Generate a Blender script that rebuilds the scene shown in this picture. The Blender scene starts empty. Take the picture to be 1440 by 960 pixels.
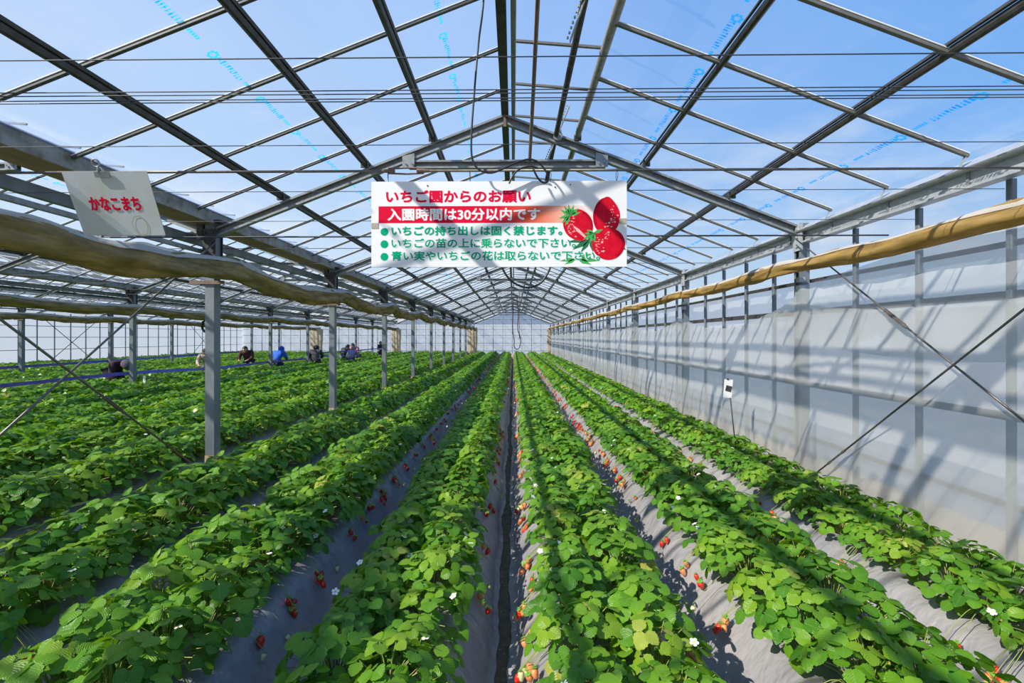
import bpy, bmesh, math, random
import numpy as np
from mathutils import Vector, Matrix, noise as mnoise

SC = bpy.context.scene
COL = SC.collection
R = random.Random(7)
NP = np.random.RandomState(11)
E = 1.60                     # eye height above the furrow soil

# ------------------------------------------------------------------ camera, sky, sun, exposure
YAW = 0.0127
F = 640.0
cam_d = bpy.data.cameras.new('camera'); cam = bpy.data.objects.new('camera', cam_d); COL.objects.link(cam)
cam.location = (0, 0, E); cam.rotation_euler = (math.pi / 2, 0, YAW)
cam_d.sensor_width = 36; cam_d.lens = F / 1440 * 36
cam_d.shift_x = (F * math.tan(YAW) - 2) / 1440; cam_d.shift_y = -6 / 1440
cam_d.clip_start = 0.02; cam_d.clip_end = 500
SC.camera = cam

LDIR = Vector((1.0, 0.60, -1.0)).normalized()      # the way the sunlight travels
sun_d = bpy.data.lights.new('sun', 'SUN'); sun = bpy.data.objects.new('sun', sun_d); COL.objects.link(sun)
sun_d.energy = 7.2; sun_d.angle = math.radians(0.6); sun_d.color = (1.0, 0.93, 0.82)
sun.rotation_euler = LDIR.to_track_quat('-Z', 'Y').to_euler(); sun.location = (-12, -8, 14)

SC.view_settings.view_transform = 'Standard'; SC.view_settings.look = 'None'
SC.view_settings.gamma = 1; SC.view_settings.use_curve_mapping = False
SC.view_settings.exposure = 0.0
SC.cycles.use_denoising = True
SC.cycles.max_bounces = 6; SC.cycles.diffuse_bounces = 3; SC.cycles.glossy_bounces = 2
SC.cycles.transmission_bounces = 4; SC.cycles.transparent_max_bounces = 14
SC.cycles.caustics_reflective = False; SC.cycles.caustics_refractive = False
SC.cycles.sample_clamp_indirect = 4

def nodes_of(idb):
    idb.use_nodes = True
    nt = idb.node_tree; nt.nodes.clear(); return nt
def ramp(nt, stops, src, interp='LINEAR'):
    r = nt.nodes.new('ShaderNodeValToRGB'); r.color_ramp.interpolation = interp
    el = r.color_ramp.elements
    el[0].position, el[0].color = stops[0][0], (*stops[0][1], 1)
    el[1].position, el[1].color = stops[-1][0], (*stops[-1][1], 1)
    for p, c in stops[1:-1]:
        e = el.new(p); e.color = (*c, 1)
    if src is not None: nt.links.new(src, r.inputs[0])
    return r.outputs[0]
def mixc(nt, f, a, b, mode='MIX'):
    m = nt.nodes.new('ShaderNodeMix'); m.data_type = 'RGBA'; m.blend_type = mode
    for i, v in ((0, f), (6, a), (7, b)):
        if hasattr(v, 'is_output'): nt.links.new(v, m.inputs[i])
        elif i == 0: m.inputs[0].default_value = v
        else: m.inputs[i].default_value = (*v, 1)
    return m.outputs[2]
def tex_noise(nt, scale, detail=3, rough=.5, vec=None, stretch=None):
    n = nt.nodes.new('ShaderNodeTexNoise'); n.inputs['Scale'].default_value = scale
    n.inputs['Detail'].default_value = detail; n.inputs['Roughness'].default_value = rough
    if vec is not None:
        if stretch:
            mp = nt.nodes.new('ShaderNodeMapping'); mp.inputs['Scale'].default_value = stretch
            nt.links.new(vec, mp.inputs[0]); vec = mp.outputs[0]
        nt.links.new(vec, n.inputs['Vector'])
    return n.outputs['Fac']
def coord(nt, which='Object'):
    return nt.nodes.new('ShaderNodeTexCoord').outputs[which]
def math_n(nt, op, a, b=None, c=None):
    m = nt.nodes.new('ShaderNodeMath'); m.operation = op
    for i, v in enumerate((a, b, c)):
        if v is None: continue
        if hasattr(v, 'is_output'): nt.links.new(v, m.inputs[i])
        else: m.inputs[i].default_value = v
    return m.outputs[0]

world = bpy.data.worlds.new('sky'); SC.world = world
nt = nodes_of(world)
tc = coord(nt, 'Generated')
sep = nt.nodes.new('ShaderNodeSeparateXYZ'); nt.links.new(tc, sep.inputs[0])
skyc = ramp(nt, [(0.0, (.78, .82, .88)), (.46, (.82, .85, .89)), (.50, (.82, .89, .97)), (.56, (.56, .76, .97)), (.66, (.19, .48, .98)), (.80, (.10, .375, .96)), (1.0, (.07, .30, .90))],
            math_n(nt, 'MULTIPLY_ADD', sep.outputs[2], .5, .5))
cl = tex_noise(nt, 3.0, 6, .6, tc, (1, 1, 3.2))
clm = ramp(nt, [(.50, (0, 0, 0)), (.72, (1, 1, 1))], cl)
lowm = ramp(nt, [(.0, (1, 1, 1)), (.16, (.95, .95, .95)), (.50, (.0, .0, .0))], sep.outputs[2])
cm = mixc(nt, 1.0, clm, lowm, 'MULTIPLY')
sd = nt.nodes.new('ShaderNodeVectorMath'); sd.operation = 'DOT_PRODUCT'; nt.links.new(tc, sd.inputs[0]); sd.inputs[1].default_value = Vector((-1, .25, .12)).normalized()
skyc = mixc(nt, ramp(nt, [(.25, (0, 0, 0)), (1.0, (.55, .55, .55))], math_n(nt, 'MULTIPLY_ADD', sd.outputs['Value'], .5, .5)), skyc, (.76, .88, 1.0))
skyc = mixc(nt, cm, skyc, (.92, .94, .98))
bg = nt.nodes.new('ShaderNodeBackground'); nt.links.new(skyc, bg.inputs[0]); bg.inputs[1].default_value = .90
wo = nt.nodes.new('ShaderNodeOutputWorld'); nt.links.new(bg.outputs[0], wo.inputs[0])

# ------------------------------------------------------------------ materials
def base_mat(name):
    m = bpy.data.materials.new(name); nt = nodes_of(m)
    out = nt.nodes.new('ShaderNodeOutputMaterial'); p = nt.nodes.new('ShaderNodeBsdfPrincipled')
    nt.links.new(p.outputs[0], out.inputs[0]); return m, nt, p, out
def mat(name, col, rough=.6, metal=0., var=None, scale=8, bump=0., bscale=40, stretch=None, spec=.5):
    m, nt, p, out = base_mat(name)
    p.inputs['Base Color'].default_value = (*col, 1); p.inputs['Roughness'].default_value = rough
    p.inputs['Metallic'].default_value = metal; p.inputs['Specular IOR Level'].default_value = spec
    if var is not None:
        f = tex_noise(nt, scale, 5, .6, coord(nt), stretch)
        f = ramp(nt, [(.35, (0, 0, 0)), (.68, (1, 1, 1))], f)
        nt.links.new(mixc(nt, f, col, var), p.inputs['Base Color'])
    if bump:
        b = nt.nodes.new('ShaderNodeBump'); b.inputs['Strength'].default_value = bump; b.inputs['Distance'].default_value = .02
        nt.links.new(tex_noise(nt, bscale, 4, .6, coord(nt), stretch), b.inputs['Height']); nt.links.new(b.outputs[0], p.inputs['Normal'])
    return m
def film_mat(name, opacity, col, trans_share=.75, tint=(1, 1, 1), var=0., vscale=1.5, stretch=(1, 1, 1), gloss=.04, col2=None):
    """thin plastic sheet: partly clear, partly scattering"""
    m = bpy.data.materials.new(name); nt = nodes_of(m)
    out = nt.nodes.new('ShaderNodeOutputMaterial')
    tr = nt.nodes.new('ShaderNodeBsdfTransparent'); tr.inputs[0].default_value = (*tint, 1)
    tl = nt.nodes.new('ShaderNodeBsdfTranslucent'); tl.inputs[0].default_value = (*col, 1)
    df = nt.nodes.new('ShaderNodeBsdfDiffuse'); df.inputs[0].default_value = (*col, 1)
    if col2 is not None:
        cf = ramp(nt, [(.36, (0, 0, 0)), (.64, (1, 1, 1))], tex_noise(nt, 5, 4, .6, coord(nt), (3, .55, 3)))
        cc = mixc(nt, cf, col, col2); nt.links.new(cc, tl.inputs[0]); nt.links.new(cc, df.inputs[0])
    a = nt.nodes.new('ShaderNodeMixShader'); a.inputs[0].default_value = trans_share
    nt.links.new(df.outputs[0], a.inputs[1]); nt.links.new(tl.outputs[0], a.inputs[2])
    b = nt.nodes.new('ShaderNodeMixShader'); b.inputs[0].default_value = opacity
    nt.links.new(tr.outputs[0], b.inputs[1]); nt.links.new(a.outputs[0], b.inputs[2])
    if var:
        f = tex_noise(nt, vscale, 5, .62, coord(nt), stretch)
        f = math_n(nt, 'MULTIPLY_ADD', f, var * 2, opacity - var)
        nt.links.new(f, b.inputs[0])
    fin = b.outputs[0]
    if gloss:
        g = nt.nodes.new('ShaderNodeBsdfGlossy'); g.inputs['Roughness'].default_value = .25
        c = nt.nodes.new('ShaderNodeMixShader'); c.inputs[0].default_value = gloss
        nt.links.new(fin, c.inputs[1]); nt.links.new(g.outputs[0], c.inputs[2]); fin = c.outputs[0]
    nt.links.new(fin, out.inputs[0]); return m

M = {}
M['steel'] = mat('galvanised_steel', (.33, .34, .34), .48, .35, (.22, .23, .235), 25)
M['steel_dark'] = mat('dark_steel_pipe', (.075, .072, .070), .45, .3, (.04, .036, .033), 18)
M['bar'] = mat('painted_lit_edge', (.80, .80, .78), .45)  # pale colour standing in for the sunlit upper edge of the bars
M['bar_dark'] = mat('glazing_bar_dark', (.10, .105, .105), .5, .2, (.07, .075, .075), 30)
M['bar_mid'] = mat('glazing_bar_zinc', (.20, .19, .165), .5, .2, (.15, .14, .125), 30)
M['steel_light'] = mat('bright_zinc', (.50, .52, .53), .45, .35, (.38, .40, .42), 20)
M['post'] = mat('post_zinc', (.15, .175, .195), .5, .3, (.25, .27, .285), 6, stretch=(1, 1, .4))
M['rust'] = mat('rust_primer', (.16, .11, .085), .7, .1, (.24, .16, .11), 12)
M['gutter_in'] = mat('weathered_zinc', (.34, .33, .30), .6, .1, (.15, .125, .09), 9)
M['gutter_under'] = mat('stained_gutter_underside', (.33, .24, .12), .7, 0, (.22, .16, .08), 3, stretch=(4, .8, 4))
M['base'] = mat('weathered_post_base', (.60, .45, .25), .8, 0, (.40, .30, .17), 20)
M['wire'] = mat('wire', (.06, .065, .075), .5, .3)
M['rod'] = mat('steel_rod', (.20, .18, .16), .45, .5, (.13, .11, .10), 30)
M['cable'] = mat('black_rubber', (.012, .012, .014), .4)
M['soil'] = mat('furrow_soil', (.16, .125, .075), .95, 0, (.09, .07, .042), 18, .8, 60)
def soil_specks():
    nt = M['soil'].node_tree; p = [n for n in nt.nodes if n.type == 'BSDF_PRINCIPLED'][0]
    v = nt.nodes.new('ShaderNodeTexVoronoi'); v.inputs['Scale'].default_value = 42; nt.links.new(coord(nt), v.inputs['Vector'])
    f = ramp(nt, [(.10, (1, 1, 1)), (.16, (0, 0, 0))], v.outputs['Distance'])
    src = p.inputs['Base Color'].links[0].from_socket
    nt.links.new(mixc(nt, f, src, (.42, .40, .33)), p.inputs['Base Color'])
soil_specks()
M['yard'] = mat('outside_ground', (.50, .48, .44), .9, 0, (.40, .39, .35), .5)
M['concrete'] = mat('pale_footing', (.62, .58, .50), .85, 0, (.50, .47, .42), 3, .2, 30)

def mulch_mat():
    m, nt, p, out = base_mat('grey_mulch_film')
    oc = coord(nt)
    f = ramp(nt, [(.30, (0, 0, 0)), (.70, (1, 1, 1))], tex_noise(nt, 2.2, 5, .6, oc))
    c = mixc(nt, f, (.215, .21, .222), (.32, .30, .292))
    st = ramp(nt, [(.62, (0, 0, 0)), (.74, (1, 1, 1))], tex_noise(nt, 5.0, 4, .6, oc))
    c = mixc(nt, math_n(nt, 'MULTIPLY', st, .35), c, (.40, .34, .27))
    nt.links.new(c, p.inputs['Base Color'])
    p.inputs['Roughness'].default_value = .38; p.inputs['Specular IOR Level'].default_value = .45
    b = nt.nodes.new('ShaderNodeBump'); b.inputs['Strength'].default_value = .75; b.inputs['Distance'].default_value = .05
    h = math_n(nt, 'ADD', tex_noise(nt, 5, 3, .5, oc, (1.0, 1.7, .6)), math_n(nt, 'MULTIPLY', tex_noise(nt, 14, 3, .5, oc, (1.0, 1.3, .7)), .30))
    nt.links.new(h, b.inputs['Height']); nt.links.new(b.outputs[0], p.inputs['Normal'])
    return m
M['mulch'] = mulch_mat()

M['roof_film'] = film_mat('clear_roof_film', .085, (.86, .92, 1.0), .85, (.97, .985, 1.0), .035, 1.2, (1, .25, 1), .02)
M['roof_film_thin'] = film_mat('clear_roof_film_single', .05, (.86, .92, 1.0), .85, (.97, .98, 1.0), .0, gloss=.02)
M['roof_overlap'] = film_mat('film_overlap_strip', .26, (.55, .66, .95), .6, (.80, .86, .97), .08, 3, (3, .3, 3), .02)
M['wall_film'] = film_mat('hazy_wall_film', .62, (.78, .80, .82), .72, (.95, .97, 1.0), .08, .9, (1, .5, 1.5))
M['inner_film'] = film_mat('milky_curtain_film', .63, (.82, .80, .755), .60, (.97, .98, 1.0), .12, 1.1, (1, .6, 2.2))
M['inner_film_b'] = film_mat('milky_upper_film', .50, (.78, .80, .80), .45, (.96, .98, 1.0), .08, 1.3, (1, .6, 2))
M['skirt'] = film_mat('bluish_low_film', .80, (.52, .60, .68), .5, (.9, .95, 1.0), .06, 2)  # bluish band low on the right wall
M['left_film'] = film_mat('bright_left_film', .66, (.36, .40, .47), .72, (.9, .94, 1.0), .08, .9)
M['gable_film'] = film_mat('blue_gable_film', .5, (.30, .38, .58), .5, (.7, .8, .95), .1, .8)
M['roll'] = film_mat('rolled_tan_film', .93, (.66, .44, .15), .45, (.9, .8, .6), .05, 6, (4, .6, 4), .05, (.36, .23, .07))
M['roll_olive'] = film_mat('rolled_olive_film', .96, (.58, .43, .18), .52, (.9, .8, .6), .03, 6, (4, .6, 4), .04, (.25, .19, .07))
M['roll_white'] = film_mat('white_film_edge', .85, (.80, .78, .72), .45, (.95, .95, .95), .05, 6)
M['beige'] = film_mat('gathered_beige_film', .94, (.72, .62, .48), .45, (.9, .85, .8), .04, 4, (6, 6, .5))
M['print'] = film_mat('cyan_print', .85, (.03, .42, .85), .9, (.3, .7, 1.0), gloss=0)

def leaf_mat(name, attr_only):
    m = bpy.data.materials.new(name); nt = nodes_of(m)
    out = nt.nodes.new('ShaderNodeOutputMaterial'); p = nt.nodes.new('ShaderNodeBsdfPrincipled')
    at = nt.nodes.new('ShaderNodeAttribute'); at.attribute_name = 'tint'
    t = at.outputs['Fac']
    if not attr_only:
        oi = nt.nodes.new('ShaderNodeObjectInfo')
        t = math_n(nt, 'ADD', t, math_n(nt, 'MULTIPLY_ADD', oi.outputs['Random'], .24, -.12))
    c = ramp(nt, [(0, (.012, .072, .012)), (.35, (.046, .190, .008)), (.70, (.135, .325, .010)), (.93, (.25, .39, .02)), (1.0, (.46, .46, .08))], t)
    uv = coord(nt, 'UV'); s = nt.nodes.new('ShaderNodeSeparateXYZ'); nt.links.new(uv, s.inputs[0])
    au = math_n(nt, 'ABSOLUTE', math_n(nt, 'SUBTRACT', s.outputs[0], .5))
    ph = math_n(nt, 'SUBTRACT', math_n(nt, 'MULTIPLY', s.outputs[1], 44), math_n(nt, 'MULTIPLY', au, 44))
    vein = math_n(nt, 'SINE', ph)
    mid = math_n(nt, 'LESS_THAN', au, .03)
    vv = ramp(nt, [(.72, (0, 0, 0)), (1.0, (.35, .35, .35))], math_n(nt, 'MULTIPLY_ADD', vein, .5, .5))
    c2 = mixc(nt, math_n(nt, 'MAXIMUM', vv, math_n(nt, 'MULTIPLY', mid, .4)), c, (.22, .40, .08)) if not attr_only else c
    nt.links.new(c2, p.inputs['Base Color'])
    p.inputs['Roughness'].default_value = .36; p.inputs['Specular IOR Level'].default_value = .36
    if not attr_only:
        b = nt.nodes.new('ShaderNodeBump'); b.inputs['Strength'].default_value = .35; b.inputs['Distance'].default_value = .004
        nt.links.new(vein, b.inputs['Height']); nt.links.new(b.outputs[0], p.inputs['Normal'])
    tl = nt.nodes.new('ShaderNodeBsdfTranslucent')
    nt.links.new(mixc(nt, .55, c, (.34, .60, .015)), tl.inputs[0])
    mx = nt.nodes.new('ShaderNodeMixShader'); mx.inputs[0].default_value = .33
    nt.links.new(p.outputs[0], mx.inputs[1]); nt.links.new(tl.outputs[0], mx.inputs[2]); nt.links.new(mx.outputs[0], out.inputs[0])
    return m
M['leaf'] = leaf_mat('strawberry_leaf', False)
M['leaf_far'] = leaf_mat('strawberry_leaf_far', True)
M['stem'] = mat('leaf_stalk', (.22, .33, .07), .5, 0, (.34, .30, .10), 30)
def berry_mat(name, c1, c2):
    m, nt, p, out = base_mat(name)
    oc = coord(nt)
    v = nt.nodes.new('ShaderNodeTexVoronoi'); v.inputs['Scale'].default_value = 260; nt.links.new(oc, v.inputs['Vector'])
    seed = ramp(nt, [(.18, (1, 1, 1)), (.26, (0, 0, 0))], v.outputs['Distance'])
    f = ramp(nt, [(.35, (0, 0, 0)), (.65, (1, 1, 1))], tex_noise(nt, 30, 2, .5, oc))
    nt.links.new(mixc(nt, seed, mixc(nt, f, c1, c2), (.75, .55, .15)), p.inputs['Base Color'])
    p.inputs['Roughness'].default_value = .28
    b = nt.nodes.new('ShaderNodeBump'); b.inputs['Strength'].default_value = .5; b.inputs['Distance'].default_value = .002; b.invert = True
    nt.links.new(seed, b.inputs['Height']); nt.links.new(b.outputs[0], p.inputs['Normal'])
    return m
M['ripe'] = berry_mat('ripe_berry', (.62, .012, .010), (.72, .03, .012))
M['orange'] = berry_mat('turning_berry', (.80, .16, .04), (.82, .34, .14))
M['green_berry'] = berry_mat('unripe_berry', (.58, .56, .22), (.70, .66, .36))
M['calyx'] = mat('calyx_green', (.16, .36, .04), .5)
M['petal'] = mat('white_petal', (.86, .86, .82), .5)
M['pollen'] = mat('flower_centre', (.72, .55, .06), .7)

# ------------------------------------------------------------------ builders
class MB:
    def __init__(s): s.v = []; s.f = []; s.mi = []
    def add(s, vs, fs, mi=0):
        o = len(s.v); s.v += [tuple(v) for v in vs]
        s.f += [tuple(i + o for i in f) for f in fs]; s.mi += [mi] * len(fs); return s
    def box(s, c, d, rot=None, mi=0):
        vs = [Vector((x * d[0] / 2, y * d[1] / 2, z * d[2] / 2)) for x in (-1, 1) for y in (-1, 1) for z in (-1, 1)]
        if rot is not None: vs = [rot @ v for v in vs]
        c = Vector(c)
        return s.add([v + c for v in vs], [(0, 1, 3, 2), (4, 6, 7, 5), (0, 4, 5, 1), (2, 3, 7, 6), (0, 2, 6, 4), (1, 5, 7, 3)], mi)
    def prism(s, prof, p0, p1, side, up, mi=0):
        """profile [(a, b)] along side / up vectors swept straight from p0 to p1"""
        p0, p1, side, up = Vector(p0), Vector(p1), Vector(side), Vector(up); n = len(prof)
        vs = [p + side * a + up * b for p in (p0, p1) for a, b in prof]
        fs = [(i, (i + 1) % n, n + (i + 1) % n, n + i) for i in range(n)] + [tuple(range(n))[::-1], tuple(range(n, 2 * n))]
        return s.add(vs, fs, mi)
    def beam(s, p0, p1, w, h, up=(0, 0, 1), mi=0, bev=0.0):
        d = (Vector(p1) - Vector(p0)).normalized(); side = d.cross(Vector(up)).normalized(); u = side.cross(d)
        b = bev or min(w, h) * .12
        a, c = w / 2, h / 2
        pr = [(-a + b, -c), (a - b, -c), (a, -c + b), (a, c - b), (a - b, c), (-a + b, c), (-a, c - b), (-a, -c + b)]
        return s.prism(pr, p0, p1, side, u, mi)
    def channel(s, p0, p1, w, h, t, up=(0, 0, 1), flip=1, mi=0):
        """lipped C section"""
        d = (Vector(p1) - Vector(p0)).normalized(); side = d.cross(Vector(up)).normalized() * flip; u = side.cross(d) * flip
        a, c = w / 2, h / 2; l = h * .22
        pr = [(-a, -c), (a, -c), (a, -c + l), (a - t, -c + l), (a - t, -c + t), (-a + t, -c + t), (-a + t, c - t), (a - t, c - t), (a - t, c - l), (a, c - l), (a, c), (-a, c)]
        p0, p1 = Vector(p0), Vector(p1); n = len(pr)
        vs = [p + side * x + u * y for p in (p0, p1) for x, y in pr]
        q = [(0, 1, 4, 5), (1, 2, 3, 4), (0, 5, 6, 11), (6, 7, 10, 11), (7, 8, 9, 10)]
        fs = [(i, (i + 1) % n, n + (i + 1) % n, n + i) for i in range(n)] + [k[::-1] for k in q] + [tuple(n + i for i in k) for k in q]
        return s.add(vs, fs, mi)
    def tube(s, pts, r, n=8, mi=0, cap=True):
        pts = [Vector(p) for p in pts]; rings = []
        rr = r if isinstance(r, (list, tuple)) else [r] * len(pts)
        t0 = (pts[1] - pts[0]).normalized()
        ref = Vector((0, 0, 1)) if abs(t0.z) < .9 else Vector((1, 0, 0))
        a = t0.cross(ref).normalized(); vs = []
        for i, p in enumerate(pts):
            t = (pts[min(i + 1, len(pts) - 1)] - pts[max(i - 1, 0)]).normalized()
            a = (a - t * a.dot(t)).normalized(); b = t.cross(a)
            vs += [p + (a * math.cos(2 * math.pi * k / n) + b * math.sin(2 * math.pi * k / n)) * rr[i] for k in range(n)]
        fs = [(i * n + k, i * n + (k + 1) % n, (i + 1) * n + (k + 1) % n, (i + 1) * n + k) for i in range(len(pts) - 1) for k in range(n)]
        if cap: fs += [tuple(range(n))[::-1], tuple(range((len(pts) - 1) * n, len(pts) * n))]
        return s.add(vs, fs, mi)
    def lathe(s, prof, n=14, mi=0, c=(0, 0, 0), mtx=None):
        c = Vector(c); vs = []
        for r, z in prof:
            for k in range(n):
                v = Vector((r * math.cos(2 * math.pi * k / n), r * math.sin(2 * math.pi * k / n), z))
                vs.append((mtx @ v if mtx is not None else v) + c)
        m = len(prof)
        fs = [(i * n + k, i * n + (k + 1) % n, (i + 1) * n + (k + 1) % n, (i + 1) * n + k) for i in range(m - 1) for k in range(n)]
        fs += [tuple(range(n))[::-1], tuple(range((m - 1) * n, m * n))]
        return s.add(vs, fs, mi)
    def grid(s, fn, nu, nv, mi=0):
        vs = [fn(i / nu, j / nv) for i in range(nu + 1) for j in range(nv + 1)]
        fs = [(i * (nv + 1) + j, (i + 1) * (nv + 1) + j, (i + 1) * (nv + 1) + j + 1, i * (nv + 1) + j + 1) for i in range(nu) for j in range(nv)]
        return s.add(vs, fs, mi)
    def mesh(s, name, mats, smooth=False):
        me = bpy.data.meshes.new(name); me.from_pydata(s.v, [], s.f)
        for m in (mats if isinstance(mats, (list, tuple)) else [mats]): me.materials.append(M[m] if isinstance(m, str) else m)
        if any(s.mi): me.polygons.foreach_set('material_index', s.mi)
        if smooth: me.polygons.foreach_set('use_smooth', [True] * len(me.polygons))
        me.update(); return me
    def build(s, name, mats, parent=None, smooth=False):
        return link(name, s.mesh(name, mats, smooth), parent)
def link(name, data, parent=None, loc=None):
    o = bpy.data.objects.new(name, data); COL.objects.link(o)
    if parent is not None: o.parent = parent
    if loc is not None: o.location = loc
    return o
def tag(o, label=None, cat=None, group=None, kind=None):
    if label: o['label'] = label
    if cat: o['category'] = cat
    if group: o['group'] = group
    if kind: o['kind'] = kind
    return o
def empty(name, loc=(0, 0, 0), rz=0.):
    o = bpy.data.objects.new(name, None); COL.objects.link(o); o.location = loc; o.rotation_euler = (0, 0, rz)
    o.empty_display_size = .1; return o
ORD = ['first', 'second', 'third', 'fourth', 'fifth', 'sixth', 'seventh', 'eighth', 'ninth', 'tenth', 'eleventh', 'twelfth', 'thirteenth', 'fourteenth',
       'fifteenth', 'sixteenth', 'seventeenth', 'eighteenth', 'nineteenth']
TENS = {20: 'twentieth', 30: 'thirtieth', 40: 'fortieth', 50: 'fiftieth'}
def ordinal(n):
    if n <= 19: return ORD[n - 1]
    t = n // 10 * 10
    return TENS[t] if n == t else {20: 'twenty', 30: 'thirty', 40: 'forty', 50: 'fifty'}[t] + '-' + ORD[n - t - 1]
def nz(x, y=0., z=0.): return mnoise.noise(Vector((x, y, z)))

# ------------------------------------------------------------------ layout
Y1, D, NF = 4.55, 3.05, 10                  # first frame in view, frame spacing
FRAMES = [Y1 + D * i for i in range(-2, NF + 1)]
YEND = Y1 + D * NF
LINES = [2.86, -3.03, -9.0, -15.0, -21.0]   # right wall, three post rows, left wall
YB0 = -2.2
HE, HA = 1.05, 2.175                        # rafter heights above the eye at eave and apex
SPAN_TXT = ['over the main aisle', 'beyond the left post row', 'beyond the second post row', 'along the far left wall']

# ground
MB().box((-9, 16, -.03), (24.6, 40, .06)).build('floor', 'soil')
tag(bpy.data.objects['floor'], 'dark brown soil floor showing in the central furrow', 'floor', kind='structure')
g = MB()
for x0, x1, y0, y1 in ((-80, -21.4, -40, 90), (3.4, 70, -40, 90), (-21.4, 3.4, 36, 90), (-21.4, 3.4, -40, -4)):
    g.box(((x0 + x1) / 2, (y0 + y1) / 2, -.1), (x1 - x0, y1 - y0, .1))
tag(g.build('ground', 'yard'), 'pale open ground outside the greenhouse film walls', 'ground', kind='structure')

# ------------------------------------------------------------------ roofs
def roof(k):
    xr, xl = LINES[k], LINES[k + 1]; xa = (xl + xr) / 2; half = (xr - xl) / 2
    name = 'ceiling' if k == 0 else 'ceiling'
    t = tag(empty('ceiling', (xa, 0, E)), 'clear film roof on steel rafters ' + SPAN_TXT[k], 'roof', kind='structure')
    slope = (HA - HE) / half
    zz = lambda u: HA - slope * half * u          # rafter height at fraction u from the apex
    nrm = Vector((slope, 0, 1)).normalized()
    # rafters, collars, gussets
    for y in FRAMES:
        for sgn in (-1, 1):
            b = MB().channel((0, y, HA), (sgn * (half - .03), y, HE), .05, .092, .006, flip=sgn)
            r = b.build('rafter', 'steel', t)
            c = MB()
            for u in (.245, .475, .76):
                c.box((sgn * half * u, y - .035, zz(u) + .075), (.07, .02, .055))
            c.build('purlin_clip', 'steel_dark', r)
        c = MB().channel((-.96, y, 1.725), (1.0, y, 1.725), .05, .08, .005)
        co = c.build('collar_beam', 'steel', t)
        q = MB()
        for sgn in (-1, 1):
            q.add([(sgn * .90, y - .032, 1.685), (sgn * 1.02, y - .032, 1.685), (sgn * 1.02, y - .032, 1.80), (sgn * .90, y - .032, 1.83),
                   (sgn * .90, y - .038, 1.685), (sgn * 1.02, y - .038, 1.685), (sgn * 1.02, y - .038, 1.80), (sgn * .90, y - .038, 1.83)],
                  [(0, 1, 2, 3), (7, 6, 5, 4), (0, 4, 5, 1), (1, 5, 6, 2), (2, 6, 7, 3), (3, 7, 4, 0)])
            for bx in (.925, .99): q.lathe([(.010, 0), (.010, .008)], 6, 0, (sgn * bx, y - .046, 1.725), Matrix.Rotation(math.pi / 2, 3, 'X'))
        q.build('gusset_plate', 'steel', co)
        MB().box((0, y - .03, HA - .01), (.025, .012, .15)).build('apex_plate', 'rust', t)
    # lengthwise members
    for sgn in (-1, 1):
        for u in (.245, .475, .76):
            if sgn == 1 and u == .245:
                b = MB().tube([(half * u, YB0, zz(u) + .10), (half * u, YEND, zz(u) + .10)], .032, 10)
                b.build('vent_edge_pipe', 'steel', t, True)
            else:
                b = MB().beam((sgn * half * u, YB0, zz(u) + .085), (sgn * half * u, YEND, zz(u) + .085), .040, .050, nrm, bev=.011)
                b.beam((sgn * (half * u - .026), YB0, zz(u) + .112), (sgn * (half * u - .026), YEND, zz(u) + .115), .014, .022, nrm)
                b.build('purlin', 'steel_dark', t)
    MB().channel((-.0, YB0, HA + .085), (-.0, YEND, HA + .085), .07, .10, .006).build('ridge_beam', 'steel_dark', t)
    MB().beam((.085, YB0, HA + .10), (.085, YEND, HA + .10), .04, .07).build('ridge_rail', 'steel', t)
    # glazing bars
    zt = HA + .145
    bars = {-1: MB(), 1: MB(), 2: MB()}
    def bar(mb, sgn, y):
        u0 = .245 if sgn == 1 else 0.0; lo = 0
        if sgn == 2: mb.beam((.09, y, zt + .03), (.78, y, zt - .03), .020, .022, (0, 0, 1), 2); return
        o_ = .145 if sgn < 0 else .085
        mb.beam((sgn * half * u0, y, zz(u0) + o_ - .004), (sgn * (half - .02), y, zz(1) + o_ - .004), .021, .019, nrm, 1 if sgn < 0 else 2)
        mb.beam((sgn * half * u0, y - .002, zz(u0) + o_ + .010), (sgn * (half - .02), y - .002, zz(1) + o_ + .010), .024, .007, nrm, 0)  # pale strip paints the lit edge along the bar
    mm = {}
    for sgn in (-1, 1, 2):
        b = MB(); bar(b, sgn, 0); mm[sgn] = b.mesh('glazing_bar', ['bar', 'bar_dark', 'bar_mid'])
    rest = MB(); cnt = 0
    jobs = sorted([(y, sgn) for sgn, y0 in ((-1, 3.03), (1, 2.88), (2, 3.61)) for y in [y0 + .61 * i for i in range(-8, 52)]], key=lambda a: a[0])
    for y, sgn in jobs:
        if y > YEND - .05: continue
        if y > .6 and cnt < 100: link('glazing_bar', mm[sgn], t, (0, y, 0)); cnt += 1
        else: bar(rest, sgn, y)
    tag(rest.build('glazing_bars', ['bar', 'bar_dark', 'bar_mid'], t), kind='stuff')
    # films
    def sheet(x0, x1, dz=0., nu=2, nv=40, y0=YB0, y1=YEND):
        f = lambda u, v: (x0 + (x1 - x0) * u, y0 + (y1 - y0) * v, HA - slope * abs(x0 + (x1 - x0) * u) + (.165 if x1 <= 0 else .125) + dz + .006 * nz(x0 * 3 + u * 4, v * 60))
        return MB().grid(f, nu, nv)
    tag(sheet(-half - .02, -.03, nu=6, nv=120).build('roof_film', 'roof_film', t, True))
    b = sheet(half * .245, half * .345); b.build('roof_film', 'roof_film', t, True)
    sheet(half * .345, half * .40, .004).build('roof_film', 'roof_film_thin', t, True)
    sheet(half * .40, half + .02, nu=5, nv=120).build('roof_film', 'roof_film', t, True)
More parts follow.
